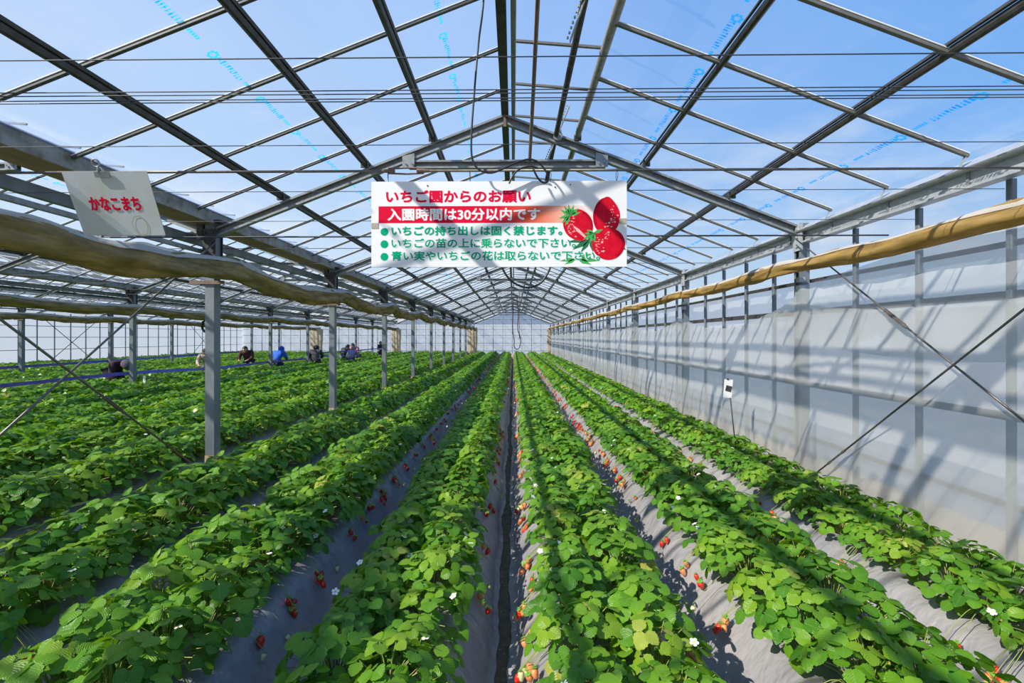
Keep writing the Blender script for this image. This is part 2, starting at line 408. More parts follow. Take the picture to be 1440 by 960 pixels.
    MB().grid(lambda u, v: (.06 + .74 * u, YB0 + (YEND - YB0) * v, zt + .055 - .05 * u), 1, 40).build('vent_film', 'roof_film', t, True)
    sheet(-half + .07, -half + .135, -.012, 1, 60).build('film_overlap', 'roof_overlap', t, True)
    # printed marks repeated along the film
    if k < 2:
        for u, sgn in ((.575, -1), (.14, -1), (.45, 1), (.88, 1)):
            b = MB(); rr = random.Random(int(u * 100))
            y = 1.05 + u
            while y < 13:
                def stroke(y0, y1, w0, w1):
                    z = lambda w: zz(u) + (.155 if sgn < 0 else .115) - slope * w * 1.0
                    x = lambda w: sgn * (half * u + w)
                    b.add([(x(w0), y0, z(w0)), (x(w0), y1, z(w0)), (x(w1), y1, z(w1)), (x(w1), y0, z(w1))], [(0, 1, 2, 3)])
                for q in range(7):    # ring mark
                    a0, a1 = q * .9, q * .9 + .62
                    stroke(y + .03 + .024 * math.cos(a0), y + .03 + .024 * math.cos(a0) + .020, .024 * math.sin(a0), .024 * math.sin(a0) + .018)
                yy = y + .075
                for q in range(11):
                    wd = rr.uniform(.010, .017)
                    stroke(yy, yy + .008, -.018, .018); stroke(yy, yy + wd, rr.choice((-.018, -.004, .008)), rr.choice((.004, .018)))
                    yy += wd + .009
                yy += .02
                for q in range(5): stroke(yy, yy + .014, -.012, .010); yy += .018
                y += .51
            b.build('film_print', 'print', t)
    return t
ROOFS = [roof(k) for k in range(4)]

# gutters over the post rows, girts beneath them, right eave gutter
ROWTXT = ['', 'the left post row', 'the second post row', 'the third post row']
for k in (1, 2, 3):
    x = LINES[k]
    t = tag(empty('gutter', (x, 0, E)), 'weathered zinc valley gutter with brown stained underside above ' + ROWTXT[k], 'gutter', kind='structure')
    b = MB()
    pr = [(-.14, 0), (.14, 0), (.14, .115), (.152, .115), (.152, .125), (.132, .125), (.132, .01), (-.132, .01), (-.132, .125), (-.152, .125), (-.152, .115), (-.14, .115)]
    s, u = Vector((1, 0, 0)), Vector((0, 0, 1)); n = len(pr)
    vs = [Vector((a - .08, y, c + 1.125)) for y in (YB0, YEND) for a, c in pr]
    fs = [(i, (i + 1) % n, n + (i + 1) % n, n + i) for i in range(n)]
    b.add(vs, fs); b.mi = [1 if i == 0 else 0 for i in range(n)]
    b.build('gutter_channel', ['gutter_in', 'gutter_under'], t)
    MB().channel((-.20, YB0, .985), (-.20, YEND, .985), .05, .085, .005, flip=-1).build('girt', 'post', t)
    MB().beam((-.10, YB0, .86), (-.10, YEND, .86), .03, .04).build('track_rail', 'steel', t)
t = tag(empty('gutter', (LINES[0], 0, E)), 'light zinc eave gutter along the top of the right wall', 'gutter', kind='structure')
b = MB(); pr = [(-.08, 1.045), (.06, 1.13), (.12, 1.13), (.12, 1.03), (-.06, 1.03), (-.075, 1.036)]
b.prism(pr, (0, YB0, 0), (0, YEND, 0), (1, 0, 0), (0, 0, 1)); b.build('gutter_channel', 'steel_light', t)
b = MB(); pr = [(-.015, .935), (-.015, 1.03), (.03, 1.03), (.03, .92), (-.055, .92), (-.055, .935)]
b.prism(pr, (0, YB0, 0), (0, YEND, 0), (1, 0, 0), (0, 0, 1)); b.build('eave_rail', 'steel_light', t)
b = MB()
for y in [2.88 + .61 * i for i in range(-3, 50)]:
    b.add([(-.075, y - .012, 1.055), (-.075, y + .012, 1.055), (-.03, y + .012, 1.14), (-.03, y - .012, 1.14)], [(0, 1, 2, 3)])
    b.box((-.018, y, .985), (.012, .02, .10))
b.build('bar_brackets', 'steel', t)

# ------------------------------------------------------------------ support posts of the three inner rows
def post_proto():
    t = empty('support_post')
    MB().channel((0, 0, .0), (0, 0, E + 1.16), .09, .10, .006, (0, 1, 0)).build('post', 'post', t)
    b = MB()
    b.box((0, -.056, E + .93), (.13, .008, .30)).box((0, .056, E + .93), (.13, .008, .30))
    b.box((0, 0, E + 1.15), (.26, .15, .03)).box((-.09, 0, E + 1.06), (.06, .13, .16))
    for z in (.85, .95, 1.04):
        for x in (-.04, .04): b.lathe([(.011, 0), (.011, .01)], 6, 0, (x, -.060, E + z), Matrix.Rotation(math.pi / 2, 3, 'X'))
    b.build('head_bracket', 'steel_dark', t)
    MB().beam((0, 0, .0), (0, 0, .42), .106, .112, (0, 1, 0)).build('post_base', 'base', t)
    b = MB().box((-.02, -.06, E + .545), (.34, .02, .035)); b.build('curtain_arm', 'rust', t)
    return t
proto = post_proto()
def copy_thing(root):
    c = root.copy(); COL.objects.link(c)
    for ch in list(root.children):
        d = ch.copy(); COL.objects.link(d); d.parent = c
        for gch in list(ch.children):
            e = gch.copy(); COL.objects.link(e); e.parent = d
    return c
first = True
for k, i0, i1 in ((1, 1, NF), (2, 1, NF), (3, 2, NF)):
    for n_, i in enumerate(range(i0, i1)):
        fr = Y1 + D * (i - 2 + 1)
        if k == 2 and fr < 8: continue
        if k == 3 and fr < 10: continue
        if k == 1: vis = i - 1
        p = proto if first else copy_thing(proto); first = False
        p.location = (LINES[k], fr, 0)
        idx = i - 1 if k == 1 else (n_ if k == 2 else n_)
        p['_k'] = k
cur = {}
for o in sorted([o for o in COL.objects if o.name.startswith('support_post')], key=lambda o: o.location.y):
    k = o['_k']; del o['_k']; cur[k] = cur.get(k, 0) + 1
    vis = cur[k]
    tag(o, '%s grey steel post from the camera in %s' % (ordinal(vis), ROWTXT[k]), 'post', 'steel posts in ' + ROWTXT[k])

# ------------------------------------------------------------------ walls
def wall_film(xf, y0, y1, z0f, z1f, ny, nzv, amp, seed, m):
    def fn(u, v):
        y = y0 + (y1 - y0) * u; a, c = z0f(y), z1f(y); z = a + (c - a) * v
        return (xf + amp * (nz(y * 1.3, z * .8, seed) + .5 * nz(y * 4, z * 2.2, seed + 5)), y, z)
    return MB().grid(fn, ny, nzv)
wr = tag(empty('wall_right', (LINES[0], 0, 0)), 'hazy plastic film wall on zinc studs along the right side', 'wall', kind='structure')
for y in FRAMES[1:]:
    pr_ = MB().channel((0, y, 0), (0, y, E + 1.12), .09, .10, .006, (0, 1, 0)).build('wall_post', 'post', wr)
    b = MB().box((-.052, y - .02, E + .98), (.012, .14, .26))
    for z in (.90, .99, 1.07): b.box((-.062, y - .02, E + z), (.014, .03, .028))
    b.box((-.055, y - .07, E + .48), (.06, .05, .05)).box((-.055, y - .07, E + .56), (.06, .05, .05))
    b.build('post_bracket', 'steel_light', pr_)
ms = MB().beam((.075, 0, .1), (.075, 0, E + .93), .036, .036, (0, 1, 0)).mesh('stud', 'post')
for i in range(-4, 52):
    y = Y1 + .61 * i
    if i % 5 and y < YEND: link('stud', ms, wr, (0, y, 0))
for z, r in ((E + .555, .02), (E + .25, .03), (E - .47, .028), (E - 1.0, .02)):
    MB().beam((.085, YB0, z), (.085, YEND, z), .03, r * 1.7).build('wall_rail', 'steel_dark', wr)
wall_film(.125, YB0, YEND, lambda y: .38, lambda y: E + .575, 200, 8, .012, 3., 'wall_film').build('wall_sheet', 'wall_film', wr, True)
wall_film(.125, YB0, YEND, lambda y: E + .575, lambda y: E + 1.02, 200, 3, .008, 3., 'clear').build('clear_sheet', 'roof_film_thin', wr, True)
wall_film(.15, YB0, YEND, lambda y: .36, lambda y: .74 + .04 * nz(y), 120, 3, .01, 9., 'skirt').build('low_sheet', 'skirt', wr, True)
MB().box((.17, (YB0 + YEND) / 2, .2), (.12, YEND - YB0, .44)).build('footing', 'concrete', wr)

wl = tag(empty('wall_left', (LINES[4], 0, 0)), 'bright film wall on a grid of studs at the far left', 'wall', kind='structure')
ms = MB().beam((-.0, 0, .0), (-.0, 0, E + 1.1), .038, .038, (0, 1, 0)).mesh('stud', 'post')
for i in range(0, 40):
    y = Y1 + .7625 * i
    if y < YEND: link('stud', ms, wl, (0, y, 0))
for z in (.5, 1.05, 1.6, 2.1, 2.6): MB().beam((-.0, YB0, z), (-.0, YEND, z), .022, .026).build('wall_rail', 'post', wl)
for y in (10.65, 19.8, 28.95):
    MB().tube([(.06, y, .1), (.06, y + 3.05, 2.6)], .014, 6).build('brace', 'steel_dark', wl)
    MB().tube([(.08, y, 2.6), (.08, y + 3.05, .1)], .014, 6).build('brace', 'steel_dark', wl)
wall_film(-.08, YB0, YEND, lambda y: .0, lambda y: E + 1.15, 120, 8, .015, 13., 'left_film').build('wall_sheet', 'left_film', wl, True)

wb = tag(empty('wall_back', (0, YEND, 0)), 'film end wall with blue tinted gables beyond the ends of the rows', 'wall', kind='structure')
for k in range(4):
    xr, xl = LINES[k], LINES[k + 1]; xa = (xl + xr) / 2
    MB().grid(lambda u, v: (xl + (xr - xl) * u, .12 + .02 * nz(u * 30 + k, v * 6), .15 + (E + HE - .15) * v), 40, 8).build('wall_sheet', 'wall_film', wb, True)
    b = MB(); b.add([(xl, .11, E + HE - .02), (xr, .11, E + HE - .02), (xa, .11, E + HA + .14)], [(0, 1, 2)]); b.build('gable_sheet', 'gable_film', wb)
    n = 8
    for i in range(n + 1):
        x = xl + (xr - xl) * i / n
        if i in (0, n) and k: continue
        b = MB().beam((x, 0, 0), (x, 0, E + HE + (HA - HE) * (1 - abs(x - xa) / 3) * .98), .045 if i % 2 == 0 else .03, .045, (0, 1, 0)); b.build('mullion', 'steel', wb)
    for z in (.55, 1.15, 1.75, 2.2, 2.62, 2.95):
        w = (xr - xl) / 2 if z < E + HE else (xr - xl) / 2 * (1 - (z - E - HE) / (HA - HE)) 
        MB().beam((xa - w, 0, z), (xa + w, 0, z), .035, .035).build('transom', 'steel', wb)
MB().box((-9, .2, .15), (24, .15, .3)).build('footing', 'concrete', wb)

# ------------------------------------------------------------------ film curtains inside the right wall
SAG = lambda y: ((y - Y1) / D) % 1.0
def top_b(y):
    s = SAG(y); e = min(s, 1 - s) * 2
    deep = .24 if y > Y1 else .16
    return E + .36 - deep * (1 - (1 - e) ** 2.2) + .02 * nz(y * 2.3)
def hang(name, xoff, y0, y1, zb, zt_, ny, nv, amp, seed, m):
    def fn(u, v):
        y = y0 + (y1 - y0) * u; c = zt_(y); a = zb(y); z = a + (c - a) * v
        s = SAG(y); pull = math.exp(-(min(s, 1 - s) * 5) ** 2)
        fold = .012 * math.sin(y * 31 + 3 * nz(y * 2)) * pull * v
        sw = .02 * math.sin(z * 9 + 2.2 * nz(y * .5, z, seed) - min(s, 1 - s) * 4)
        return (LINES[0] - xoff + amp * (nz(y * .9, z * 1.2, seed) + .6 * nz(y * 3, z * 3, seed)) + fold + sw * .3, y, z)
    return MB().grid(fn, ny, nv)
o = hang('film_curtain', .10, -1.5, YEND - .3, lambda y: .10, top_b, 420, 26, .022, 21., 'inner_film').build('film_curtain', 'inner_film', None, True)
tag(o, 'milky white film curtain with scalloped top hanging inside the right wall', 'curtain')
def top_a(y):
    u = max(0, min(1, (y - 2.9) / (Y1 - 2.9)))
    return E + .66 - .16 * u ** .8 - .02 * u
o = hang('upper_film_curtain', .085, -1.5, Y1 - .02, lambda y: top_b(y) - .35, top_a, 120, 14, .014, 33., 'inner_film_b').build('film_curtain', 'inner_film_b', None, True)
tag(o, 'short upper film curtain sloping down to the nearest right wall post', 'curtain')

# rolled up side curtains
def roll(x, z, rx, rz_, m, label, white=True, y0=-1.5, sag=.05, seed=0., n=520, twist=5.):
    t = tag(empty('rolled_curtain', (x, 0, z)), label, 'curtain')
    def ctr(y):
        s = SAG(y); return -sag * math.sin(math.pi * s) + .012 * nz(y * 1.7, seed)
    nn = 30
    def fn(u, v):
        y = y0 + (YEND - .4 - y0) * u; a = 2 * math.pi * v
        k = 1 + .34 * nz(y * 1.3, seed, math.cos(a) * 1.4) + .26 * nz(y * 2.6 + math.cos(a), math.sin(a) * 2.6, seed) + .09 * math.sin(a * 4 + y * twist + 3 * nz(y)) + .09 * nz(y * 3.5, math.cos(a) * 6 + seed, math.sin(a) * 6) + .05 * nz(y * 14, math.cos(a) * 6, math.sin(a) * 6)
        return (rx * k * math.cos(a), y, ctr(y) + rz_ * k * math.sin(a))
    MB().grid(fn, n, nn).build('roll', m, t, True)
    if white:
        def fw(u, v):
            y = y0 + (YEND - .4 - y0) * u; a = math.pi * (.18 + .64 * v); k = 1.10 + .34 * nz(y * 1.3, seed, math.cos(a) * 1.4) + .26 * nz(y * 2.6 + math.cos(a), math.sin(a) * 2.6, seed) + .06 * nz(y * 9, v * 3, seed)
            return (rx * k * math.cos(a), y, ctr(y) + rz_ * k * math.sin(a))
        MB().grid(fw, n, 8).build('film_edge', 'roll_white', t, True)
    return t
roll(LINES[0] - .22, E + .67, .050, .060, 'roll', 'tan rolled up film curtain slung along the right wall', sag=.03, seed=2.)
roll(LINES[1] + .19, E + .685, .085, .108, 'roll_olive', 'thick olive rolled up film curtain slung along the nearest left post row', sag=.11, seed=7., twist=2.5)
roll(LINES[2] + .19, E + .66, .085, .10, 'roll_olive', 'rolled up film curtain slung along the second post row', sag=.06, seed=11., n=160)
roll(LINES[3] + .19, E + .66, .085, .10, 'roll_olive', 'rolled up film curtain slung along the third post row', sag=.06, seed=15., n=160)

# gathered curtains at the far ends
for x, w, lab in ((LINES[0] - .18, .16, 'narrow cream film curtain gathered at the far end of the right wall'), (LINES[1] - .05, .34, 'beige film curtain gathered at the far end of the left post row'),
                  (LINES[2] + .2, .32, 'beige film curtain gathered at the far end of the second post row'), (LINES[3] + .2, .42, 'beige film curtain gathered at the far end of the third post row')):
    def fn(u, v):
        a = 2 * math.pi * u; k = 1 + .16 * math.sin(9 * a + v * 2) + .1 * nz(u * 9, v * 3, x)
        s = 1 - .18 * (1 - v) * (1 if u < .5 else .3)
        return (x + w * k * math.cos(a) * s, YEND - 1.0 + .14 * k * math.sin(a), .32 + (E + .62 - .32) * v)
    tag(MB().grid(fn, 72, 14).build('gathered_curtain', 'beige', None, True), lab, 'curtain')

# ------------------------------------------------------------------ bracing rods
def rod(p0, p1, r, label, tb=.75):
    t = tag(empty('brace_rod', p0), label, 'brace')
    d = Vector(p1) - Vector(p0)
    MB().tube([(0, 0, 0), d], r, 8).build('rod', 'rod', t, True)
    c = d * tb; n = d.normalized(); q = n.orthogonal().normalized() * .010
    b = MB().tube([c - n * .10 + q, c + n * .10 + q], .004, 6).tube([c - n * .10 - q, c + n * .10 - q], .004, 6)
    b.tube([c - n * .13, c - n * .09], .010, 6).tube([c + n * .09, c + n * .13], .010, 6)
    b.build('turnbuckle', 'rod', t)
    return t
xl = LINES[1] + .06
rod((xl, 1.5, .16), (xl, 4.50, E + .95), .008, 'steel brace rod rising towards the nearest left post', .3)
rod((xl + .03, 1.5, E + .97), (xl + .03, 4.50, .14), .008, 'steel brace rod falling towards the base of the nearest left post', .6)
xr = LINES[0] - .155
rod((xr, 1.45, .45), (xr, 4.48, E + 1.0), .0065, 'thin brace rod rising behind the tan roll to the nearest right post', .6)
rod((xr - .02, 1.45, E + .95), (xr - .02, 4.42, .11), .0065, 'thin brace rod falling across the right film curtain', .80)

# ------------------------------------------------------------------ cross wires
def wire(y, h, r, label, m='wire', x0=LINES[1] + .02, x1=LINES[0] - .05, sag=.0):
    n = 24
    pts = [(x0 + (x1 - x0) * i / n, y, E + h - sag * math.sin(math.pi * i / n)) for i in range(n + 1)]
    o = MB().tube(pts, r, 6).build('support_wire', m, None, True)
    return tag(o, label, 'wire', 'wires strung across under the roof')
for i, (y, h) in enumerate(((1.51, .93), (1.71, .93), (1.735, .93), (1.77, .93), (1.79, .93), (2.196, .93), (2.64, .849), (3.20, .82))):
    wire(y, h, .0020, '%s thin dark wire from the camera strung across the main aisle' % ordinal(i + 1))
wire(3.36, .745, .006, 'thick black rope strung across just behind the big sign', x1=LINES[0] - .12)
for i in range(28):
    y = 4.9 + i * 1.03
    wire(y, .96, .0036, '%s thin wire strung across under the roof beyond the big sign' % ordinal(i + 1), x0=LINES[4])

# ------------------------------------------------------------------ the sign rod and both signs
YS = 2.54
t = tag(empty('sign_rod', (0, YS, E + .93)), 'steel cross rod with turnbuckle carrying both white signs', 'rod')
MB().tube([(LINES[1], 0, 0), (-.715, 0, 0)], .0075, 8).tube([(-.49, 0, 0), (LINES[0] - .05, 0, 0)], .0075, 8).build('rod', 'rod', t, True)
b = MB().tube([(-.735, 0, 0), (-.665, 0, 0)], [.009, .013], 8).tube([(-.54, 0, 0), (-.47, 0, 0)], [.013, .009], 8)
b.tube([(-.70, 0, .013), (-.60, 0, .017), (-.50, 0, .013)], .005, 6).tube([(-.70, 0, -.013), (-.60, 0, -.017), (-.50, 0, -.013)], .005, 6)
b.build('turnbuckle', 'rust', t)

M['board'] = mat('white_sign_board', (.88, .88, .89), .5, 0, (.83, .83, .83), 2.5, spec=.2)
M['board_old'] = mat('stained_shade_blue_board', (.66, .72, .78), .5, 0, (.60, .60, .54), 4)  # bluish base paints the plate's shade, warmer patches are staining
M['sign_red'] = mat('print_red', (.74, .004, .045), .6, spec=.08)
M['sign_white'] = mat('print_white', (.90, .90, .90), .5)
M['sign_green'] = mat('print_green', (.0, .38, .19), .6, spec=.08)
M['berry_red'] = mat('print_berry_red', (.70, .008, .03), .5, 0, (.58, .002, .02), 30, spec=.1)
M['berry_dark'] = mat('print_berry_dark', (.46, .002, .02), .6, spec=.1)
M['berry_light'] = mat('print_berry_light', (.90, .45, .42), .5)
M['leaf_print'] = mat('print_leaf', (.05, .40, .08), .5)
M['leaf_print_d'] = mat('print_leaf_dark', (.01, .16, .06), .5)
def band_mat():
    m, nt, p, out = base_mat('print_band'); s = nt.nodes.new('ShaderNodeSeparateXYZ'); nt.links.new(coord(nt, 'Generated'), s.inputs[0])
    nt.links.new(ramp(nt, [(0, (.74, .004, .04)), (.55, (.74, .006, .04)), (.72, (.80, .12, .06)), (.84, (.88, .42, .30)), (1, (.86, .85, .84))], s.outputs[0]), p.inputs['Base Color'])
    p.inputs['Roughness'].default_value = .6; p.inputs['Specular IOR Level'].default_value = .08; return m
M['band'] = band_mat()
def text_mesh(string, x0, x1, z0, z1, y, bold):
    """lettering laid into a box; heavier strokes come from copies spread by BOLD metres"""
    cu = bpy.data.curves.new('lettering', 'FONT'); cu.body = string; cu.resolution_u = 3; cu.size = 1
    ob = bpy.data.objects.new('lettering_source', cu); COL.objects.link(ob)
    dg = bpy.context.evaluated_depsgraph_get(); dg.update()
    me = bpy.data.meshes.new_from_object(ob.evaluated_get(dg))
    COL.objects.unlink(ob); bpy.data.objects.remove(ob); bpy.data.curves.remove(cu)
    n = len(me.vertices); co = np.zeros(n * 3); me.vertices.foreach_get('co', co); co = co.reshape(-1, 3)
    fs = [tuple(p.vertices) for p in me.polygons]; bpy.data.meshes.remove(me)
    a, c = co.min(0), co.max(0); mb = MB()
    x0 += bold; x1 -= bold; z0 += bold; z1 -= bold
    o = np.zeros_like(co); o[:, 0] = x0 + (co[:, 0] - a[0]) / (c[0] - a[0]) * (x1 - x0); o[:, 2] = z0 + (co[:, 1] - a[1]) / (c[1] - a[1]) * (z1 - z0); o[:, 1] = y
    for i in range(11):
        k = 0 if i == 10 else 1; an = i * 2 * math.pi / 10
        mb.add(o + np.array([bold * k * math.cos(an), -.00001 * i, bold * k * math.sin(an)]), fs)
    me = bpy.data.meshes.new('lettering'); me.from_pydata(mb.v, [], mb.f); me.update(); return me

sg = tag(empty('notice_sign', (-.083, YS + .012, E + .633)), 'wide white notice board with red and green lettering and printed strawberries', 'sign')
KS = 1.430 / 1297.
sx = lambda p: (p - 723.5) * KS
sz = lambda p: (304 - p) * KS
MB().box((0, 0, 0), (1.430, .012, .480)).build('board', 'board', sg)
def letter(string, px0, px1, py0, py1, m, off=.025, y=-.0085, name='lettering'):
    me = text_mesh(string, sx(px0), sx(px1), sz(py1), sz(py0), y, off); me.materials.append(M[m]); return link(name, me, sg)
MB().add([(sx(112), -.0068, sz(298)), (sx(1215), -.0068, sz(298)), (sx(1215), -.0068, sz(212)), (sx(112), -.0068, sz(212))], [(0, 1, 2, 3)]).build('colour_band', 'band', sg)
letter('いちご園からのお願い', 150, 888, 130, 196, 'sign_red', .0030)
letter('入園時間は30分以内です', 158, 935, 222, 286, 'sign_white', .0023)
for s_, x1, yc in (('いちごの持ち出しは固く禁じます。', 1046, 337), ('いちごの苗の上に乗らないで下さい。', 1115, 400), ('青い実やいちごの花は取らないで下さい。', 1237, 464)):
    if x1 > 1100: letter(s_, 178, x1, yc - 25, yc + 26, 'sign_white', .0050, -.0105, 'lettering_outline')
    letter(s_, 178, x1, yc - 24, yc + 25, 'sign_green', .0019, -.0112)
    b = MB(); b.add([(sx(142) + 20 * KS * math.cos(a), -.0085, sz(yc + 5) + 20 * KS * math.sin(a)) for a in [2 * math.pi * i / 24 for i in range(24)]], [tuple(range(24))]); b.build('bullet', 'sign_green', sg)
def blob(name, pts, y, m, par=None):
    b = MB(); b.add([(sx(px), y, sz(py)) for px, py in pts], [tuple(range(len(pts)))]); return b.build(name, m, par if par is not None else sg)
def berry_pic(cx, cy, w, h, ang, y, tip=1.0):
    ca, sa = math.cos(ang), math.sin(ang)
    def tr(a, b): return (cx + a * ca - b * sa, cy + a * sa + b * ca)
    pts = []
    for i in range(48):
        th = 2 * math.pi * i / 48; c, s = math.cos(th), math.sin(th)
        ww = w / 2 * ((1 - .50 * tip * s ** 1.8) if s > 0 else 1)
        pts.append(tr(ww * math.copysign(abs(c) ** .85, c), h / 2 * s))
    o = blob('berry_picture', pts, y, 'berry_red')
    b = MB()     # darker side of the printed fruit
    q = [tr(w * .5 * f * math.cos(th), h * .5 * f * math.sin(th)) for f, ths in ((.97, range(-4, 9)), (.80, range(8, -5, -1))) for th in [k_ * .16 for k_ in ths]]
    b.add([(sx(a), y - .0003, sz(c)) for a, c in q], [tuple(range(len(q)))]); b.build('printed_tone', 'berry_dark', o)
    b = MB(); rr = random.Random(int(cx))
    for i in range(30):
        th, f = rr.uniform(2.3, 4.9), rr.uniform(.35, .82); a, c = tr(w * .5 * f * math.cos(th), h * .5 * f * math.sin(th)); r_ = rr.uniform(1.6, 4.2)
        b.add([(sx(a + r_ * 1.7), y - .0006, sz(c)), (sx(a), y - .0006, sz(c - r_)), (sx(a - r_ * 1.7), y - .0006, sz(c)), (sx(a), y - .0006, sz(c + r_))], [(0, 1, 2, 3)])
    b.build('printed_shine', 'berry_light', o)
    return o
def leaf_pic(cx, cy, rays, y, m='leaf_print'):
    b = MB()
    for a, l, w in rays:
        d = Vector((math.cos(a), math.sin(a))); n = Vector((-d.y, d.x))
        p = [(cx, cy), tuple(Vector((cx, cy)) + d * l * .45 + n * w), tuple(Vector((cx, cy)) + d * l), tuple(Vector((cx, cy)) + d * l * .45 - n * w)]
        b.add([(sx(q[0]), y, sz(q[1])) for q in p], [(0, 1, 2, 3)])
    return b.build('leaf_picture', m, sg)
leaf_pic(1190, 380, [(2.6, 110, 14), (3.0, 130, 12), (2.2, 90, 12), (-.9, 60, 10), (.2, 130, 16), (1.4, 70, 12), (3.5, 80, 10)], -.0070, 'leaf_print_d')
leaf_pic(1120, 480, [(.1, 120, 12), (3.0, 90, 10), (.4, 80, 12), (2.7, 70, 9), (-.3, 90, 10)], -.0072, 'leaf_print')
berry_pic(1270, 262, 138, 190, math.pi + .05, -.0075, .95)
berry_pic(1128, 312, 148, 165, -.55, -.0082, .5)
blob('printed_stripe', [(1098, 310), (1130, 330), (1180, 382), (1170, 384), (1120, 342)], -.0089, 'berry_light')
leaf_pic(1085, 262, [(a, 58, 9) for a in (-2.6, -2.1, -1.7, -1.2, -.7, -.3, 2.4, 2.0, 2.9)], -.0090)
berry_pic(1280, 408, 168, 158, -.2, -.0096, .3)
leaf_pic(1206, 352, [(a, l, 9) for a, l in ((-2.7, 40), (2.6, 66), (2.0, 60), (-.4, 50), (1.5, 48), (3.1, 50))], -.0104)
b = MB()
for px, py in ((362, 108), (1087, 106), (1010, 118), (1360, 430)): b.lathe([(.004, 0), (.004, .003)], 8, 0, (sx(px), -.006, sz(py)), Matrix.Rotation(math.pi / 2, 3, 'X'))
b.build('screw_head', 'steel_dark', sg)
M['tape'] = mat('brown_tape', (.42, .36, .28), .6)
for px, py in ((94, 311), (1352, 291)):
    MB().box((sx(px), -.0066, sz(py)), (36 * KS, .003, 28 * KS)).build('tape_tab', 'tape', sg)
b = MB()
for x in (-.62, -.16, .29, .66): b.tube([(x, -.003, .235), (x + .004, -.018, .27), (x, -.013, .307), (x - .004, .0, .27), (x, .005, .235)], .0016, 5)
b.build('hanging_wire', 'wire', sg)

def flatten(o):
    for c in o.children:
        if c.name.split('.')[0] not in ('board', 'hanging_wire', 'screw_head', 'tape_tab'):
            for v in c.data.vertices:
                if v.co.y < -.0061: v.co.y = -.0061 + (v.co.y + .0061) * .25
        flatten(c)
flatten(sg)

s2 = tag(empty('name_plate', (-2.300, YS, E + .93)), 'small tilted white plate with red lettering clipped to the cross rod', 'sign')
s2.rotation_euler = (math.radians(23), 0, 0)
PW, PH = .484, .357
MB().grid(lambda u, v: (-PW / 2 + PW * u, -.012 + .002 * math.sin(3 * u) * v, -PH * v + .006), 8, 4).build('plate', 'board_old', s2, True)
MB().grid(lambda u, v: (-PW / 2 + PW * u, -.009 + .002 * math.sin(3 * u) * v, -PH * v + .006), 8, 4).build('plate_back', 'board_old', s2, True)
me = text_mesh('かなこまち', -.146, .152, -.210, -.130, -.0128, .0034); me.materials.append(M['sign_red']); link('lettering', me, s2)
M['stain'] = mat('brown_water_stain', (.58, .52, .38), .6)
b = MB()
for (cx, cz, rx, rz_) in ((.11, -.295, .045, .07), ):
    n = 28
    vs = []
    for i in range(n):
        a = 2 * math.pi * i / n; k = 1 + .1 * nz(i * .6)
        for f in (1.0, .88): vs.append((cx + rx * f * k * math.cos(a), -.0126, cz + rz_ * f * k * math.sin(a) * .85))
    b.add(vs, [(2 * i, 2 * ((i + 1) % n), 2 * ((i + 1) % n) + 1, 2 * i + 1) for i in range(n)])
b.build('stain', 'stain', s2)
cl_ = MB().box((-.01, -.018, -.010), (.085, .006, .03)).box((-.01, .0, -.010), (.085, .006, .03)).build('clip', 'steel', s2)
b = MB().tube([(-.03 + .02 * math.cos(a), -.012, .05 + .02 * math.sin(a)) for a in [i * .5 for i in range(13)]], .005, 6)
b.tube([(-.03, -.016, .0), (-.02, -.012, .03)], .008, 6).tube([(.01, -.016, .0), (-.02, -.01, .035)], .006, 6).build('clip_spring', 'steel', cl_)

# ------------------------------------------------------------------ vent gear, cables
def vent_rack(x, y, label):
    t = tag(empty('vent_rack', (x, y, E)), label, 'vent gear')
    b = MB(); p0, p1 = Vector((-.06, .35, 1.88)), Vector((.10, -.30, 2.14)); d = p1 - p0
    b.beam(p0, p1, .028, .006, (1, 0, 0)); n = 22
    for i in range(n): b.box(p0 + d * (i + .5) / n + Vector((-.02, 0, .008)), (.012, .012, .012))
    b.build('toothed_arm', 'steel_light', t)
    b = MB().box((.02, .02, 2.0), (.07, .05, .09)).lathe([(.045, -.02), (.045, .02)], 14, 0, (.02, .0, 1.98), Matrix.Rotation(math.pi / 2, 3, 'X'))
    b.build('pinion_box', 'steel', t)
    return t
def ln(x0, x1, y): pass
t = tag(MB().tube([(.42, -1.0, E + 1.99), (.42, YEND - .5, E + 1.99)], .024, 10).build('vent_shaft', 'steel_dark', None, True), 'dark vent drive shaft running lengthwise just right of the ridge', 'pipe')
VY = [2.55] + [Y1 + D * i for i in range(0, 9)]
for i, y in enumerate(VY):
    vent_rack(.42, y + (-.05 if i else 0), 'toothed vent arm above the big sign, nearest the camera' if i == 0 else '%s toothed vent arm along the drive shaft from the big sign' % ordinal(i))
pts = [(.165, 1.5, E + 2.36), (.165, 2.5, E + 2.36), (.165, 3.1, E + 2.28), (.165, 3.8, E + 2.02), (.16, 4.44, E + 1.76), (.16, 4.47, E + 1.70)]
tag(MB().tube(pts, .016, 8).build('conduit', 'rust', None, True), 'brown conduit dropping from the ridge to the nearest collar beam', 'conduit')
def spline(pts, n=10):
    out = []; P = [Vector(p) for p in pts]
    for i in range(len(P) - 1):
        p0, p1, p2, p3 = P[max(i - 1, 0)], P[i], P[i + 1], P[min(i + 2, len(P) - 1)]
        for j in range(n):
            t_ = j / n
            out.append(.5 * ((2 * p1) + (p2 - p0) * t_ + (2 * p0 - 5 * p1 + 4 * p2 - p3) * t_ * t_ + (3 * p1 - p0 - 3 * p2 + p3) * t_ ** 3))
    return out + [P[-1]]
